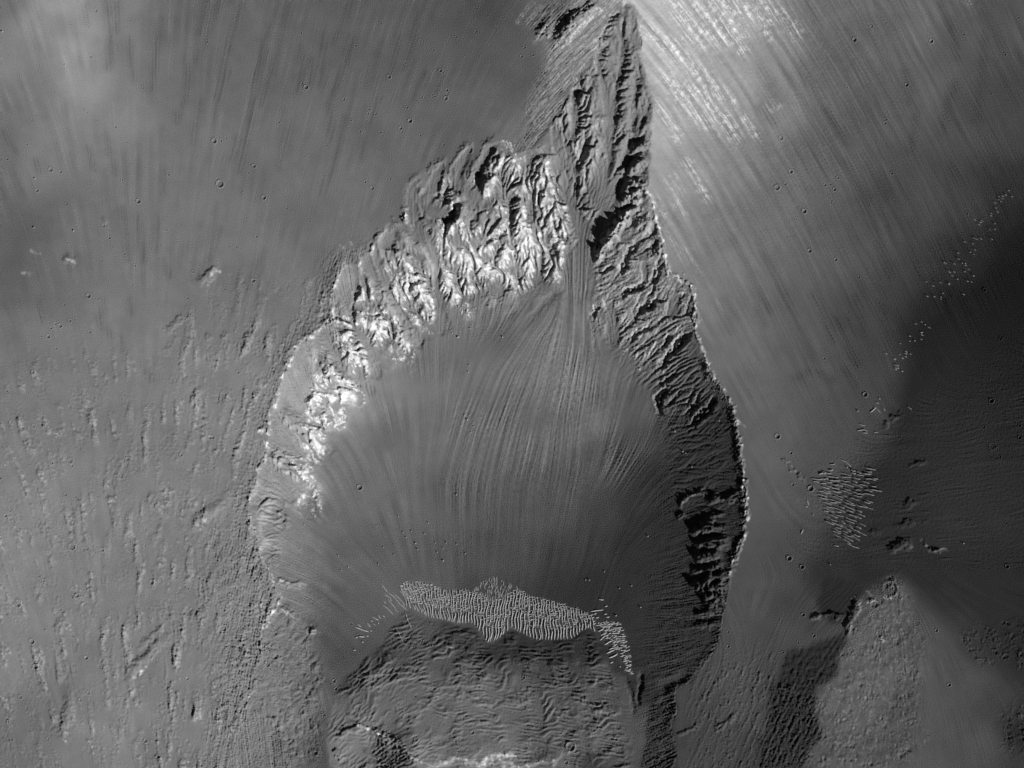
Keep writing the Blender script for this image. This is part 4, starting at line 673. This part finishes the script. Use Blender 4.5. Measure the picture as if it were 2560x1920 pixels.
def mesh_obj(name, co, faces, mat, parent=None, smooth=True, alb=None):
    """co (n,3) array, faces (m,4) or (m,3) array -> one linked mesh object"""
    me = bpy.data.meshes.new(name)
    co = np.ascontiguousarray(co, np.float32); faces = np.ascontiguousarray(faces, np.int32); k = faces.shape[1]
    me.vertices.add(len(co)); me.vertices.foreach_set('co', co.ravel())
    me.loops.add(faces.size); me.loops.foreach_set('vertex_index', faces.ravel())
    me.polygons.add(len(faces)); me.polygons.foreach_set('loop_start', np.arange(0, faces.size, k, dtype=np.int32))
    me.polygons.foreach_set('loop_total', np.full(len(faces), k, np.int32))
    if smooth: me.polygons.foreach_set('use_smooth', np.ones(len(faces), bool))
    if alb is not None:
        at = me.attributes.new('albedo', 'FLOAT', 'POINT'); at.data.foreach_set('value', np.ascontiguousarray(alb, np.float32).ravel())
    me.update(calc_edges=True); me.materials.append(mat)
    o = bpy.data.objects.new(name, me); COL.objects.link(o)
    if parent is not None: o.parent = parent
    return o
def tag(o, label, cat=None, group=None, kind=None):
    o['label'] = label
    if cat: o['category'] = cat
    if group: o['group'] = group
    if kind: o['kind'] = kind
    return o
def empty(name, loc):
    o = bpy.data.objects.new(name, None); COL.objects.link(o); o.location = loc; o.empty_display_size = 5; return o
def W(x, y, z): return np.stack([(np.asarray(x) - 1280) * MPU, (960 - np.asarray(y)) * MPU, np.asarray(z) * MPU], -1)
def bil(F, x, y):
    fi = np.clip((np.asarray(x, np.float64) - X0) / STEP, 0, NX - 1.001); fj = np.clip((np.asarray(y, np.float64) - Y0) / STEP, 0, NY - 1.001)
    i = fi.astype(int); j = fj.astype(int); u = fi - i; v = fj - j
    return (F[j, i] * (1 - u) + F[j, i + 1] * u) * (1 - v) + (F[j + 1, i] * (1 - u) + F[j + 1, i + 1] * u) * v
ORD = ['first', 'second', 'third', 'fourth', 'fifth', 'sixth', 'seventh', 'eighth', 'ninth', 'tenth', 'eleventh', 'twelfth', 'thirteenth', 'fourteenth', 'fifteenth', 'sixteenth', 'seventeenth', 'eighteenth', 'nineteenth']
TENS = {2: 'twent', 3: 'thirt', 4: 'fort', 5: 'fift', 6: 'sixt', 7: 'sevent', 8: 'eight', 9: 'ninet'}
def ordinal(n):
    if n == 1: return 'leftmost'
    if n < 20: return ORD[n - 1]
    if n > 99: return 'hundred-and-' + ordinal(n - 100) if n > 100 else 'hundredth'
    return TENS[n // 10] + ('ieth' if n % 10 == 0 else 'y-' + ORD[n % 10 - 1])
def nth(n): return 'leftmost' if n == 1 else ordinal(n) + ' from the left'

# ---- impact craters ----------------------------------------------------------------------------
CR = []
for ox, oy, s in [
    (0, 0, '778,72,28 735,455,30 715,205,22 540,380,18 513,520,28 480,575,18 1062,150,24 1170,710,26 530,750,22 940,1037,24 248,987,20 210,1187,26 405,1400,40 487,1417,24 295,1573,28 1810,1515,62 2095,1367,32 2065,1352,20 1382,1437,24 1030,1165,20 1705,330,24 680,895,22 660,885,14 705,917,14 145,622,18 1762,1157,44 1820,1155,22 1862,1133,24 1000,1480,20 20,10,40 1985,1580,18 45,1308,28 2050,1420,20 605,1165,16 532,1055,18 555,1075,14 450,1175,18 788,985,16 643,455,16 312,538,16 345,65,18 640,135,16 575,187,18 8,530,20 540,942,16 625,935,14 360,660,16 435,750,14'),
    (620, 0, '475,715,38 440,683,24 890,370,24 1167,632,36 1343,1000,38 1640,815,36 1650,745,26 1597,585,30 1265,1060,26 1280,1085,18 1320,887,22 1095,1092,22 1027,1555,34 968,1503,24 120,1630,38 1622,1197,22 1000,897,24 993,937,22 790,817,24 1725,308,22 433,262,20 1440,800,20 1540,800,18 1560,797,16 1540,412,20 1500,425,18 1895,265,20 1905,462,18 1455,335,16 245,1003,22 853,990,16 1427,1120,18 1538,1113,16 1177,1478,18 1245,1490,16 1100,185,18 927,1083,20 1057,937,24 920,1385,16 465,1285,18 640,1195,16 2050,732,20 1540,1325,16'),
    (1260, 0, '240,460,28 145,475,26 170,400,22'),
    (1900, 0, '785,328,38 1415,345,34 925,218,26 1215,705,32 180,1140,40 260,1418,36 145,1553,46 212,1522,28 650,1472,28 622,1568,28 543,1530,24 1045,990,24 1037,1020,26 1095,1437,24 1040,185,20 1290,68,18 1210,52,16 1370,118,16 723,718,16 1680,290,22 1905,780,20 2015,462,24 578,1602,20 2120,158,20 585,1525,16'),
    (0, 480, '1133,70,40 540,92,22 847,277,28 895,375,28 728,860,40 500,1108,38 460,1093,24 425,1127,26 403,1198,36 467,1297,24 743,1160,28 578,1067,26 617,1058,16 1107,608,24 1590,657,26 1466,405,20 1315,440,20 1367,305,20 1543,1025,30 1545,875,26 2090,730,36 2115,360,24 1965,1493,32 283,1493,28 8,1570,26 815,877,22 530,935,22 1948,448,22 1885,443,20 1853,800,22 2030,202,16 550,415,16 1022,510,16 918,457,14 1083,770,16 885,775,16 835,562,18 347,1195,16 1953,663,16 1715,410,18 1952,325,16 1577,570,14 455,1495,14'),
    (620, 480, '505,235,20 1013,228,18 403,1075,26 315,125,16 362,125,18 865,68,14'),
    (1900, 480, '370,157,40 412,487,36 627,560,28 590,85,20 905,107,18 165,983,16 730,995,18 1705,182,20 1843,817,26 1972,1217,26 527,1380,22 795,1440,20 300,222,14 820,705,20'),
    (0, 960, '70,53,28 292,348,32 593,635,44 605,675,30 1063,620,34 1015,770,32 1207,182,24 227,72,18 1735,443,36 1757,443,30 1945,370,30 1945,462,24 1497,590,26 1770,692,24 610,1345,56 555,915,26 570,932,20 540,972,26 860,1373,30 65,1087,32 105,1045,24 20,773,32 20,1270,32 1208,1340,22 340,1583,28 380,1625,28 735,1365,20 905,1443,20 1525,218,22 1380,228,20 1100,1390,22 1680,365,18 1800,127,22 785,1027,20 1085,1303,20 195,1117,16 1185,325,18 1460,708,18 1210,1197,18 637,932,26'),
    (620, 960, '915,865,46'),
    (1900, 960, '140,433,44 250,570,28 412,865,48 235,1440,42 340,1512,36 860,88,40 1890,140,38 1895,508,56 2115,342,24 2115,440,30 265,832,26 1825,355,24 2005,1497,34 560,130,18 1955,600,22 2000,1140,22 1845,225,18 2000,250,20 1520,1480,20'),
    (0, 1420, '650,223,34 605,222,22 172,296,40 130,288,20 515,335,30 905,415,28 278,602,46 308,810,46 725,737,34 743,1028,30 675,1085,28 182,1062,36 410,1410,24 1215,1425,36 1197,220,28 960,262,22 1855,497,50 1880,643,26 1275,750,24 1560,910,26 1430,990,20 1265,115,42 1560,165,30 80,1260,22 122,1267,16 15,1340,22 567,868,18 860,820,22 745,155,22 700,270,20 1473,213,18 1360,352,20 1172,515,20 250,765,16 783,1108,16 110,1410,26 208,148,20 305,1270,14'),
    (620, 1420, '713,938,30 727,1003,28 630,1217,28 1860,1365,34 1395,1418,36 160,660,40 162,800,42 848,467,22 1745,1515,22 1318,595,26 1805,912,20 1385,1065,18 1715,1437,20 1440,615,22 1190,518,20 1515,648,20 1365,668,18'),
    (1260, 1420, '550,1480,76 928,1417,28 515,1610,34 1858,645,24 1858,525,20 470,1368,20 165,912,24'),
    (1900, 1420, '1055,160,124 925,290,64 978,525,72 1275,440,50 1432,500,26 735,665,56 348,380,30 180,690,24 305,607,20 905,363,20 1013,412,24 1535,945,30 118,748,16 435,550,26 165,425,18')]:
    for p in tp(ox, oy, s):
        x, y, R = p[0], p[1], max(p[2] / 3.318 / 2, 2.6)
        if 6 < x < 2554 and 6 < y < 1914 and all(math.hypot(x - c[0], y - c[1]) > 0.8 * max(R, c[2]) for c in CR): CR.append([x, y, R])
rng = np.random.default_rng(5)
BRIGHT = tp(0, 960, '1735,443 1757,443') + tp(1260, 1420, '928,1417') + tp(0, 1420, '725,737 1880,643 1560,910 1275,750') + tp(1260, 1420, '1858,645 1858,525')
for c in CR:
    fresh = any(math.hypot(c[0] - b[0], c[1] - b[1]) < 3 for b in BRIGHT)
    c += [0.30 if fresh else float(rng.uniform(.09, .24)) if c[2] < 7.5 else (.025 if c[0] > 2050 else .12), 0.75 if c[2] < 7.5 else .4, fresh]
def crater_profile(x, y, cs):
    z = np.zeros_like(x)
    for cx, cy, R, dep, sh, fr in cs:
        r = np.hypot(x - cx, y - cy) / R
        bowl = np.where(r < 1, -dep * R * np.clip((1 - r ** (2 if sh > .5 else 5)), 0, 1) * 1.25, 0)
        rim = (.13 if R < 7.5 else .03 if cx > 2050 else .10) * R * np.exp(-((r - 1.0) / 0.2) ** 2) * np.clip((1.6 - r) / .3, 0, 1)
        z += bowl + rim
    return z
taken = np.zeros((NY - 1, NX - 1), np.int32)
SUB = 3
def crater_cells(c):
    i0, i1 = int((c[0] - 1.62 * c[2] - X0) / STEP), int((c[0] + 1.62 * c[2] - X0) / STEP) + 1
    j0, j1 = int((c[1] - 1.62 * c[2] - Y0) / STEP), int((c[1] + 1.62 * c[2] - Y0) / STEP) + 1
    return i0, i1, j0, j1
for k, c in enumerate(CR):
    i0, i1, j0, j1 = crater_cells(c)
    b = taken[j0:j1, i0:i1]; b[b == 0] = k + 1
def crater_area(c):
    x, y = c[0], c[1]
    if gather(mMesa, x + np.zeros(1), y + np.zeros(1))[0] > 0: return 'on the low mesa at the bottom'
    if gather(mC, x + np.zeros(1), y + np.zeros(1))[0] > 0: return 'inside the big alcove'
    if x < 1562:
        return 'on the upper left slope' if y < 330 else ('on the middle left plain' if y < 900 else 'on the lower left plain')
    return 'on the right flank of the ridge' if y < 900 else ('on the dark right-hand plain' if y < 1440 else 'around the lower right hill')
AREA = {}
for c in CR: AREA.setdefault(crater_area(c), []).append(c)
CLAB = {}
for a, cs in AREA.items():
    cs.sort(key=lambda c: c[0]); big = max(cs, key=lambda c: c[2])
    n = 0
    for c in cs:
        if c is big: CLAB[id(c)] = 'largest round impact crater ' + a; continue
        n += 1; kind_ = 'bright fresh' if c[5] else 'small dusty'
        CLAB[id(c)] = ('%s %s impact crater, %s %s' % ('leftmost' if n == 1 else ordinal(n), kind_, 'counted from the left', a)) if n > 1 else 'leftmost %s impact crater %s' % (kind_, a)
for k, c in enumerate(CR):
    i0, i1, j0, j1 = crater_cells(c)
    jj, ii = np.nonzero(taken[j0:j1, i0:i1] == k + 1)
    if len(jj) == 0: continue
    jj += j0; ii += i0
    w = (i1 - i0) * SUB + 1
    a, b = np.meshgrid(np.arange(SUB), np.arange(SUB))
    fi = ((ii - i0)[:, None] * SUB + a.ravel()[None]).ravel(); fj = ((jj - j0)[:, None] * SUB + b.ravel()[None]).ravel()
    q = np.stack([fj * w + fi, (fj + 1) * w + fi, (fj + 1) * w + fi + 1, fj * w + fi + 1], 1)
    u, inv = np.unique(q, return_inverse=True); q = inv.reshape(-1, 4)
    x = X0 + STEP * (i0 + (u % w) / SUB); y = Y0 + STEP * (j0 + (u // w) / SUB)
    near = [d for d in CR if math.hypot(d[0] - c[0], d[1] - c[1]) < 1.62 * (c[2] + d[2]) * 1.5]
    r_ = np.hypot(x - c[0], y - c[1]) / c[2]
    z = bil(HGT, x, y)
    if c[2] > 7: z = np.where(r_ < 1, z * 1.0, z)
    z = z + crater_profile(x, y, near)
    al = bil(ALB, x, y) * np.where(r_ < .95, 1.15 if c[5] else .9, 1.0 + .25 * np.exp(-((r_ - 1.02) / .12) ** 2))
    co = W(x, y, z); base = co.mean(0)
    lab = CLAB[id(c)]
    if c[2] >= 4.6:
        root = empty('impact_crater', base); tag(root, lab, 'crater', 'impact craters')
        fr = np.hypot(x[q].mean(1) - c[0], y[q].mean(1) - c[1]) / c[2]
        for nm, m in (('bowl', fr < .93), ('rim', fr >= .93)):
            if not m.any(): continue
            uu, iv = np.unique(q[m], return_inverse=True)
            mesh_obj(nm, co[uu] - base, iv.reshape(-1, 4), M_DUST, root, alb=al[uu])
    else:
        o = mesh_obj('impact_crater', co - base, q, M_DUST, alb=al); o.location = base
        tag(o, lab, 'crater', 'impact craters')

# ---- the ground itself, cut along its natural borders ------------------------------------------
ci = np.concatenate([np.arange(0, 80, 4), np.arange(80, 1360), np.arange(1360, NX, 4)])
cj = np.concatenate([np.arange(0, 60, 4), np.arange(60, 1020), np.arange(1020, NY, 4)])
gid = np.zeros((NY, NX), np.int16)
gid[:] = 2; gid[mA > 0] = 1; gid[mC > 0] = 3
gid[(mC > 0) & (wallm > .5) & (XX < 1000)] = 4
gid[(mC > 0) & (YY < 1000) & (np.maximum(RIBR, ROCK) > .3)] = 5
gid[(mC > 0) & (wall_r > .35)] = 6
gid[mMesa > 0] = 7; gid[mHill > 0] = 8; gid[(mScarp1 > 0)] = 9; gid[mDarkStrip > 0] = 10
gid[(mB > 0) & (mRD > .6)] = 11
gid0 = gid.copy(); cellfree = np.ones((NY, NX), bool); cellfree[:-1, :-1] = taken == 0
for k, P in enumerate(ROCK_P):
    m = raster(P); m = gather(m, XX + 1.3 * WX + 2.0 * RW + 6 * b44, YY + 1.3 * WY - 2.0 * RW + 16 * b44 + 8 * b22)
    gid[(m > 0) & (mC > 0) & (SMO < .5)] = 20 + k
for k in range(len(ROCK_P)):                       # keep the one largest connected patch of each outcrop
    left = set(zip(*[a.tolist() for a in np.nonzero((gid == 20 + k) & cellfree)])); best = []; every = list(left)
    while left:
        st = [left.pop()]; comp = []
        while st:
            j, i = st.pop(); comp.append((j, i))
            for q in ((j + 1, i), (j - 1, i), (j, i + 1), (j, i - 1)):
                if q in left: left.remove(q); st.append(q)
        if len(comp) > len(best): best = comp
    best = set(best)
    for j, i in every:
        if (j, i) not in best: gid[j, i] = gid0[j, i]
LAB = {1: ('plateau', 'smooth grey dust slope with faint streaks and small craters, left of the alcove rim', 'slope'),
    2: ('mountain_flank', 'pale dusty flank falling away to the right of the sharp ridge crest', 'slope'),
    3: ('valley_floor', 'smooth debris fan and dark floor filling the middle of the alcove', 'valley floor'),
    4: ('alcove_wall', 'bright sunlit scree wall along the left edge of the alcove', 'slope'),
    5: ('gullied_headwall', 'steep headwall of ribs and gullies below the pointed summit', 'cliff'),
    6: ('shaded_wall', 'dark shaded wall with black gullies along the right edge of the alcove', 'cliff'),
    7: ('mesa', 'low flat-topped mesa with wavy layered ridges at the bottom of the alcove', 'mesa'),
    8: ('hill', 'mottled grey hill with filled craters in the lower right corner', 'hill'),
    9: ('scarp', 'dark shaded scarp on the left side of the lower right hill', 'scarp'),
    10: ('broken_slope', 'dark rough strip of slope below the end of the right wall', 'slope'),
    11: ('windswept_plain', 'very dark wind-streaked plain at the right edge', 'plain')}
ROCK_LAB = ['pale outcrop in the left wall just below the grey lobes', 'largest triangular pale outcrop in the left wall', 'jagged pale outcrop right of the smooth left wall facets', 'bright narrow outcrop with dark clefts low in the left wall',
    'broad white outcrop in the middle of the headwall foot', 'pale outcrop between two debris chutes near the head of the alcove', 'bright fan-shaped outcrop just left of the narrow neck', 'small pale outcrop in the fork above the neck',
    'large cracked outcrop with black clefts right of the neck', 'bright outcrop beside the grey finger lobes', 'small outcrop under the leftmost grey lobe', 'pale outcrop left of the smooth chute below the left crest', 'long pale spur outcrop between the two main chutes',
    'thin pale rib outcrop on the spur above the neck', 'small pale outcrop on the lower left wall below a dark cleft', 'lowest long chain of pale crags on the left wall', 'white outcrop patch at the foot of the left wall']
for k, l in enumerate(ROCK_LAB): LAB[20 + k] = ('rock_outcrop', l, 'outcrop')
cell_g = gid[cj[:-1]][:, ci[:-1]]
full_taken = taken[cj[:-1].clip(0, NY - 2)][:, ci[:-1].clip(0, NX - 2)] > 0
nI = len(ci); I, J = np.meshgrid(np.arange(nI - 1), np.arange(len(cj) - 1))
hx_, hy_ = XX[cj][:, ci], YY[cj][:, ci]
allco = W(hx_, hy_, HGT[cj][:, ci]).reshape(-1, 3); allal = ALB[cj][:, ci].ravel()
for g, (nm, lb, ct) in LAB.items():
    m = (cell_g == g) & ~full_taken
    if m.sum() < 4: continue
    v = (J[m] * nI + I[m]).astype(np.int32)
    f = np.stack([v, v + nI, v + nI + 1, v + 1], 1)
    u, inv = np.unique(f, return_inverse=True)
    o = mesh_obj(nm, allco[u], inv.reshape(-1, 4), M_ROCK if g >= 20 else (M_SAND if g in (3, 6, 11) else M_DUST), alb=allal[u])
    tag(o, lb, ct, 'bedrock outcrops in the alcove walls' if g >= 20 else None, None if g >= 20 else 'structure')

# ---- sand ripples ------------------------------------------------------------------------------
def ripple(P, width, height, mat, name='sand_ripple'):
    """a low sand ridge along a map polyline, steeper on one side, tapering to both ends"""
    P = np.array([p[:2] for p in P], float)
    L = np.concatenate([[0], np.cumsum(np.hypot(*np.diff(P, axis=0).T))]); n = max(int(L[-1] / 3.0) + 1, 4)
    t = np.linspace(0, L[-1], n); x = np.interp(t, L, P[:, 0]); y = np.interp(t, L, P[:, 1])
    tx, ty = np.gradient(x), np.gradient(y); l = np.hypot(tx, ty) + 1e-9; nx_, ny_ = -ty / l, tx / l
    e = np.clip(np.sin(np.pi * np.linspace(0.04, 0.96, n)) * 1.7, .12, 1)
    wv = width * e * (1 + .15 * np.sin(t * .7 + P[0, 0]))
    rows = []
    for off, hh in ((-.5, -.25), (-.22, .55), (.02, 1.0), (.26, .5), (.5, -.25)):
        xx, yy = x + nx_ * off * wv, y + ny_ * off * wv
        rows.append(W(xx, yy, bil(HGT, xx, yy) + height * e * hh))
    co = np.stack(rows, 1).reshape(-1, 3); base = co.mean(0)
    f = [[i * 5 + k, (i + 1) * 5 + k, (i + 1) * 5 + k + 1, i * 5 + k + 1] for i in range(n - 1) for k in range(4)]
    if mat is None: return co, np.array(f)
    o = mesh_obj(name, co - base, np.array(f), mat); o.location = base
    return o
rng = np.random.default_rng(77)
UP = tp(620, 1420, '1310,150 1340,110 1500,120 1650,190 1800,170 1900,215 1990,250 2080,250') + tp(1260, 1420, '0,210 100,170 200,230 330,250 470,290 600,330 700,370 760,400')
LO = tp(620, 1420, '1300,340 1430,410 1600,440 1750,470 1850,460 1920,520 2000,630 2100,600 2190,500') + tp(1260, 1420, '80,510 170,560 260,600 420,605 550,590 640,520 700,500 770,560')
upx, upy = np.array([p[0] for p in UP]), np.array([p[1] for p in UP]); lox, loy = np.array([p[0] for p in LO]), np.array([p[1] for p in LO])
fields = {'band': [], 'left': [], 'right': [], 'fleck': [], 'dune': []}
for s in ['1110,310 1150,340 1190,380 1200,400', '1150,260 1200,320 1240,380', '1120,220 1170,250 1185,285', '1150,205 1200,240 1250,300 1290,335 1320,360', '1200,215 1250,260 1285,300 1292,330', '1250,190 1285,235 1305,280 1312,325', '1270,185 1310,230 1330,290 1335,320', '1100,140 1130,180 1150,205', '1115,275 1140,305', '1300,370 1320,440 1355,510', '1215,490 1250,550 1285,630',
          '880,490 930,510 1000,535', '915,570 965,575', '1020,405 1080,440', '1008,435 1032,452', '978,455 1012,495', '1035,465 1052,482', '1068,390 1098,428', '1108,395 1132,416', '888,578 907,581', '900,465 935,495', '940,615 956,618', '870,685 890,682', '975,562 998,572', '1008,522 1026,530', '1072,455 1082,470']:
    fields['left'].append((tp(620, 1420, s), 3.6 if s[0] in '89' else 2.8))
x = 1012.0
conn = []
while x < 1488:
    yu, yl = np.interp(x, upx, upy), np.interp(x, lox, loy)
    lean = np.interp(x, [1010, 1060, 1150, 1250, 1400, 1490], [.55, .3, .02, -.12, .12, .3])
    t0 = 0.0
    while t0 < .93:
        t1 = min(1.0, t0 + (rng.uniform(.5, .9) if t0 > .35 else rng.uniform(.4, .8)))
        n = 9; tt = np.linspace(t0, t1, n); yy = yu + (yl - yu) * tt
        xx = x + (tt - .5) * lean * (yl - yu) + np.cumsum(rng.normal(0, .4, n)) * (tt < .99) + 1.5 * np.sin(yy * .16 + x * .05)
        fields['band'].append(([[a, b] for a, b in zip(xx, yy)], 3.8 if t0 > .3 else 3.1))
        t0 = t1 + rng.uniform(-.02, .02)
    for _ in range(int((yl - yu) / 7)):          # cross links of the honeycomb part
        tt = rng.uniform(0.02, .72); yy = yu + (yl - yu) * tt; xx = x + (tt - .5) * lean * (yl - yu)
        a = rng.uniform(-.5, .5)
        conn.append(([[xx - .5, yy], [xx + 4.2, yy + 4.2 * a], [xx + 8.2, yy + 7 * a]], 2.5))
    x += rng.uniform(6.6, 8.6)
for _ in range(130):                               # faint fine network above the middle of the band
    xx = rng.uniform(1185, 1300); yy = rng.uniform(1440, 1495)
    if yy > np.interp(xx, upx, upy) + 4 or yy < 1437 + abs(xx - 1235) * .45: continue
    n = 4; conn.append(([[xx + .6 * k * rng.normal(0, 1), yy + 4 * k] for k in range(n)], 1.8))
x_ = 0
RF = np.array([[450, 780], [560, 690], [600, 640], [700, 720], [870, 650], [960, 700], [950, 900], [900, 1000], [870, 1120], [800, 1260], [700, 1300], [600, 1260], [560, 1130], [480, 950]]) / 3.318 + [1900, 960]
def inside(p, poly):
    c = False; n = len(poly)
    for i in range(n):
        a, b = poly[i], poly[i - 1]
        if (a[1] > p[1]) != (b[1] > p[1]) and p[0] < (b[0] - a[0]) * (p[1] - a[1]) / (b[1] - a[1]) + a[0]: c = not c
    return c
for r in range(42):                                # right field: crests falling gently to the right
    y0 = 1080 + r * 6.8; xx = 2010 + rng.uniform(0, 20)
    while xx < 2200:
        ln = rng.uniform(12, 34); n = 9
        sl_ = .12 + .42 * np.clip((y0 + .45 * (xx - 2030) - 1180) / 120, 0, 1)
        px = np.linspace(xx, xx + ln, n); py = y0 + (px - 2030) * sl_ + np.cumsum(rng.normal(0, .8, n))
        mid = (px[4], py[4])
        if inside(mid, RF) and not (2085 < mid[0] < 2105 and mid[1] < 1200): fields['right'].append(([[a, b] for a, b in zip(px, py)], rng.uniform(3.4, 5.0)))
        xx += ln + rng.uniform(0, 5)
for _ in range(105):                               # flecks strung along the foot of the far slope
    t = rng.uniform(0, 1) ** 1.0
    a = np.array([2520, 470]) + t * np.array([2225 - 2520, 930 - 470]); sp_ = np.interp(t, [0, .3, .55, .65, .8, 1], [10, 12, 22, 16, 8, 16])
    if .62 < t < .72: continue
    d = rng.normal(0, sp_); c0 = a + np.array([.84, .54]) * d; ln = rng.uniform(5, 11)
    if 8 < c0[0] < 2550: fields['fleck'].append(([[c0[0] - ln * .45, c0[1] - ln * .3], [c0[0], c0[1] + rng.normal(0, .5)], [c0[0] + ln * .45, c0[1] + ln * .3]], rng.uniform(2.4, 3.4)))
for s in ['810,330 860,345', '790,385 850,375 880,390', '930,395 965,400', '900,235 925,215 950,190', '920,180 960,210 985,240', '940,150 975,160', '965,110 985,130', '1000,190 1025,225', '1200,180 1240,210', '840,400 880,405', '650,620 700,640 745,690', '380,960 395,1000', '365,1010 390,1015', '330,1240 350,1200', '700,1310 760,1340 810,1355', '600,1330 640,1340']:
    fields['fleck'].append((tp(1900, 960, s), 2.8))
for s in ['795,605 830,570 870,555', '835,640 880,610 925,598', '868,682 900,665 955,660', '850,712 890,690 920,680', '868,748 905,735 945,712', '800,560 850,545', '825,520 880,512', '840,585 870,578', '780,530 830,505', '760,480 830,470', '850,465 950,462', '800,490 900,482', '900,500 980,495', '890,545 960,540', '940,570 1010,565', '930,610 1000,600', '960,640 1020,645', '960,680 1030,690', '975,720 1040,735', '985,760 1045,770', '1000,800 1045,815', '1010,840 1055,860', '880,790 905,780', '955,815 970,822',
          '785,262 830,268', '835,322 860,318', '720,365 770,355 825,350', '745,388 770,378', '830,385 856,384', '845,412 878,408', '700,398 740,390', '760,418 790,412']:
    P = tp(1260, 1420, s); fields['dune'].append((P, 9.0 if len(s) > 24 and s[0] in '8' else 4.6))
FL = {'band': ('pale sand ripple, %s in the curved ripple band', 'sand ripples of the curved band', M_RIPPLE), 'left': ('pale isolated sand ripple, %s left of the ripple band', 'stray sand ripples left of the band', M_DUNE),
      'right': ('pale sand ripple, %s in the ripple field on the right plain', 'sand ripples of the right-hand field', M_FIELD), 'fleck': ('short bright sand streak, %s along the foot of the far right slope', 'bright sand streaks at the slope foot', M_RIPPLE),
      'dune': ('bright dune, %s in the cluster ending the ripple band', 'bright dunes at the end of the band', M_DUNE)}
DP = np.array([[770, 430], [960, 455], [1010, 560], [1045, 700], [1062, 880], [1010, 850], [960, 720], [900, 640], [830, 560]]) / 3.318 + [1260, 1420]
while len(fields['dune']) < 165:                   # small crests crowding the curled end of the band
    c0 = np.array([rng.uniform(1490, 1582), rng.uniform(1548, 1688)])
    if not inside(c0, DP): continue
    ln = rng.uniform(5, 12); sl_ = rng.normal(-.05, .25)
    fields['dune'].append(([[c0[0] - ln / 2, c0[1] - sl_ * ln / 2], [c0[0], c0[1] + rng.normal(0, .8)], [c0[0] + ln / 2, c0[1] + sl_ * ln / 2]], rng.uniform(2.8, 4.8)))
for f, items in fields.items():
    items.sort(key=lambda it: sum(p[0] for p in it[0]) / len(it[0]))
    for k, (P, w_) in enumerate(items):
        o = ripple(P, w_, w_ * (.38 if f != 'dune' else .24), FL[f][2], 'sand_dune' if f == 'dune' else 'sand_ripple')
        tag(o, FL[f][0] % nth(k + 1), 'dune' if f == 'dune' else 'ripple', FL[f][1])
vs_, fs_, n0 = [], [], 0
for P, w_ in conn:
    c, f = ripple(P, w_, w_ * .28, None); vs_.append(c); fs_.append(f + n0); n0 += len(c)
o = mesh_obj('ripple_network', np.concatenate(vs_), np.concatenate(fs_), M_RIPPLE)
tag(o, 'fine honeycomb of small cross ripples filling the curved sand band', 'ripples', None, 'stuff')

# ---- boulders ----------------------------------------------------------------------------------
def boulder_mesh(seed):
    import bmesh
    bm = bmesh.new(); bmesh.ops.create_icosphere(bm, subdivisions=2, radius=1.0); r = np.random.default_rng(seed)
    dirs = r.normal(0, 1, (7, 3)); dirs /= np.linalg.norm(dirs, axis=1)[:, None]
    for v in bm.verts:
        c = np.array(v.co)
        for d, lim in zip(dirs, r.uniform(.62, .9, 7)):
            s_ = c @ d
            if s_ > lim: c = c - d * (s_ - lim)
        c *= (1, r.uniform(.75, .8), .85); v.co = c
    me = bpy.data.meshes.new('boulder'); bm.to_mesh(me); bm.free(); me.materials.append(M_BOULDER); return me
BM = [boulder_mesh(k) for k in range(5)]
BL = []
for ox, oy, s in [(620, 960, '1815,297,3 1725,925,2.4 1060,1185,2 1240,1105,2 1305,1280,2 1400,1380,2.4 1615,1475,2.6 1615,1370,2.2 1350,1230,2.2 1280,1240,2 1385,1330,2.6 1550,1325,2 1730,1335,2.2 1800,1415,2.2 1460,1250,2 1565,1405,2 1640,1325,2 1075,1500,2 825,1525,2 765,1555,2.2 740,1430,2 1115,1365,2 1205,1425,2 425,1375,2.2 345,1515,2 460,1170,2.4 1490,1160,2 1870,355,2 1850,400,2 1835,260,2'),
                  (1260, 960, '295,215,2 1195,1265,2.4 710,1630,2.4 680,1630,2 835,1560,2 1560,690,2.4 1485,560,3 1510,575,2.2 1420,395,4 1785,305,2.4'), (1260, 1420, '930,398,2.6 1135,328,2.6 960,172,2.2 1060,150,2'),
                  (620, 480, '1830,1435,2.4 1825,1490,2.4 1740,1200,4 1995,945,4 2110,1200,3 1885,960,2.6 1840,1130,2.6 1690,1170,2.6'), (0, 1420, '865,573,3.4 393,508,2.4 1340,1330,2.4 1110,655,2'), (0, 960, '455,662,2.6 245,370,2'), (0, 0, '275,1475,3 8,255,3.4'), (0, 480, '600,318,3 272,292,2.8'), (1900, 960, '800,222,2.4 1655,1310,2.4 710,690,2.2 430,1080,2 570,1490,2')]:
    BL += tp(ox, oy, s)
BL.sort(key=lambda p: p[0])
nf = no_ = 0
for k, (x, y, r) in enumerate(BL):
    z = float(bil(HGT, x, y))
    o = bpy.data.objects.new('boulder', BM[k % 5]); COL.objects.link(o)
    o.location = W(x, y, z + .35 * r)[...]; r *= .8; o.scale = (r * MPU, r * MPU, r * MPU * .9); o.rotation_euler = (0, 0, k * 1.7)
    if gather(mC, np.array([x]), np.array([y]))[0] > 0:
        nf += 1; tag(o, 'small lone boulder, %s among the boulders inside the alcove' % nth(nf), 'boulder', 'boulders inside the alcove')
    else:
        no_ += 1; tag(o, 'small lone boulder, %s among the boulders on the slopes outside the alcove' % nth(no_), 'boulder', 'boulders outside the alcove')
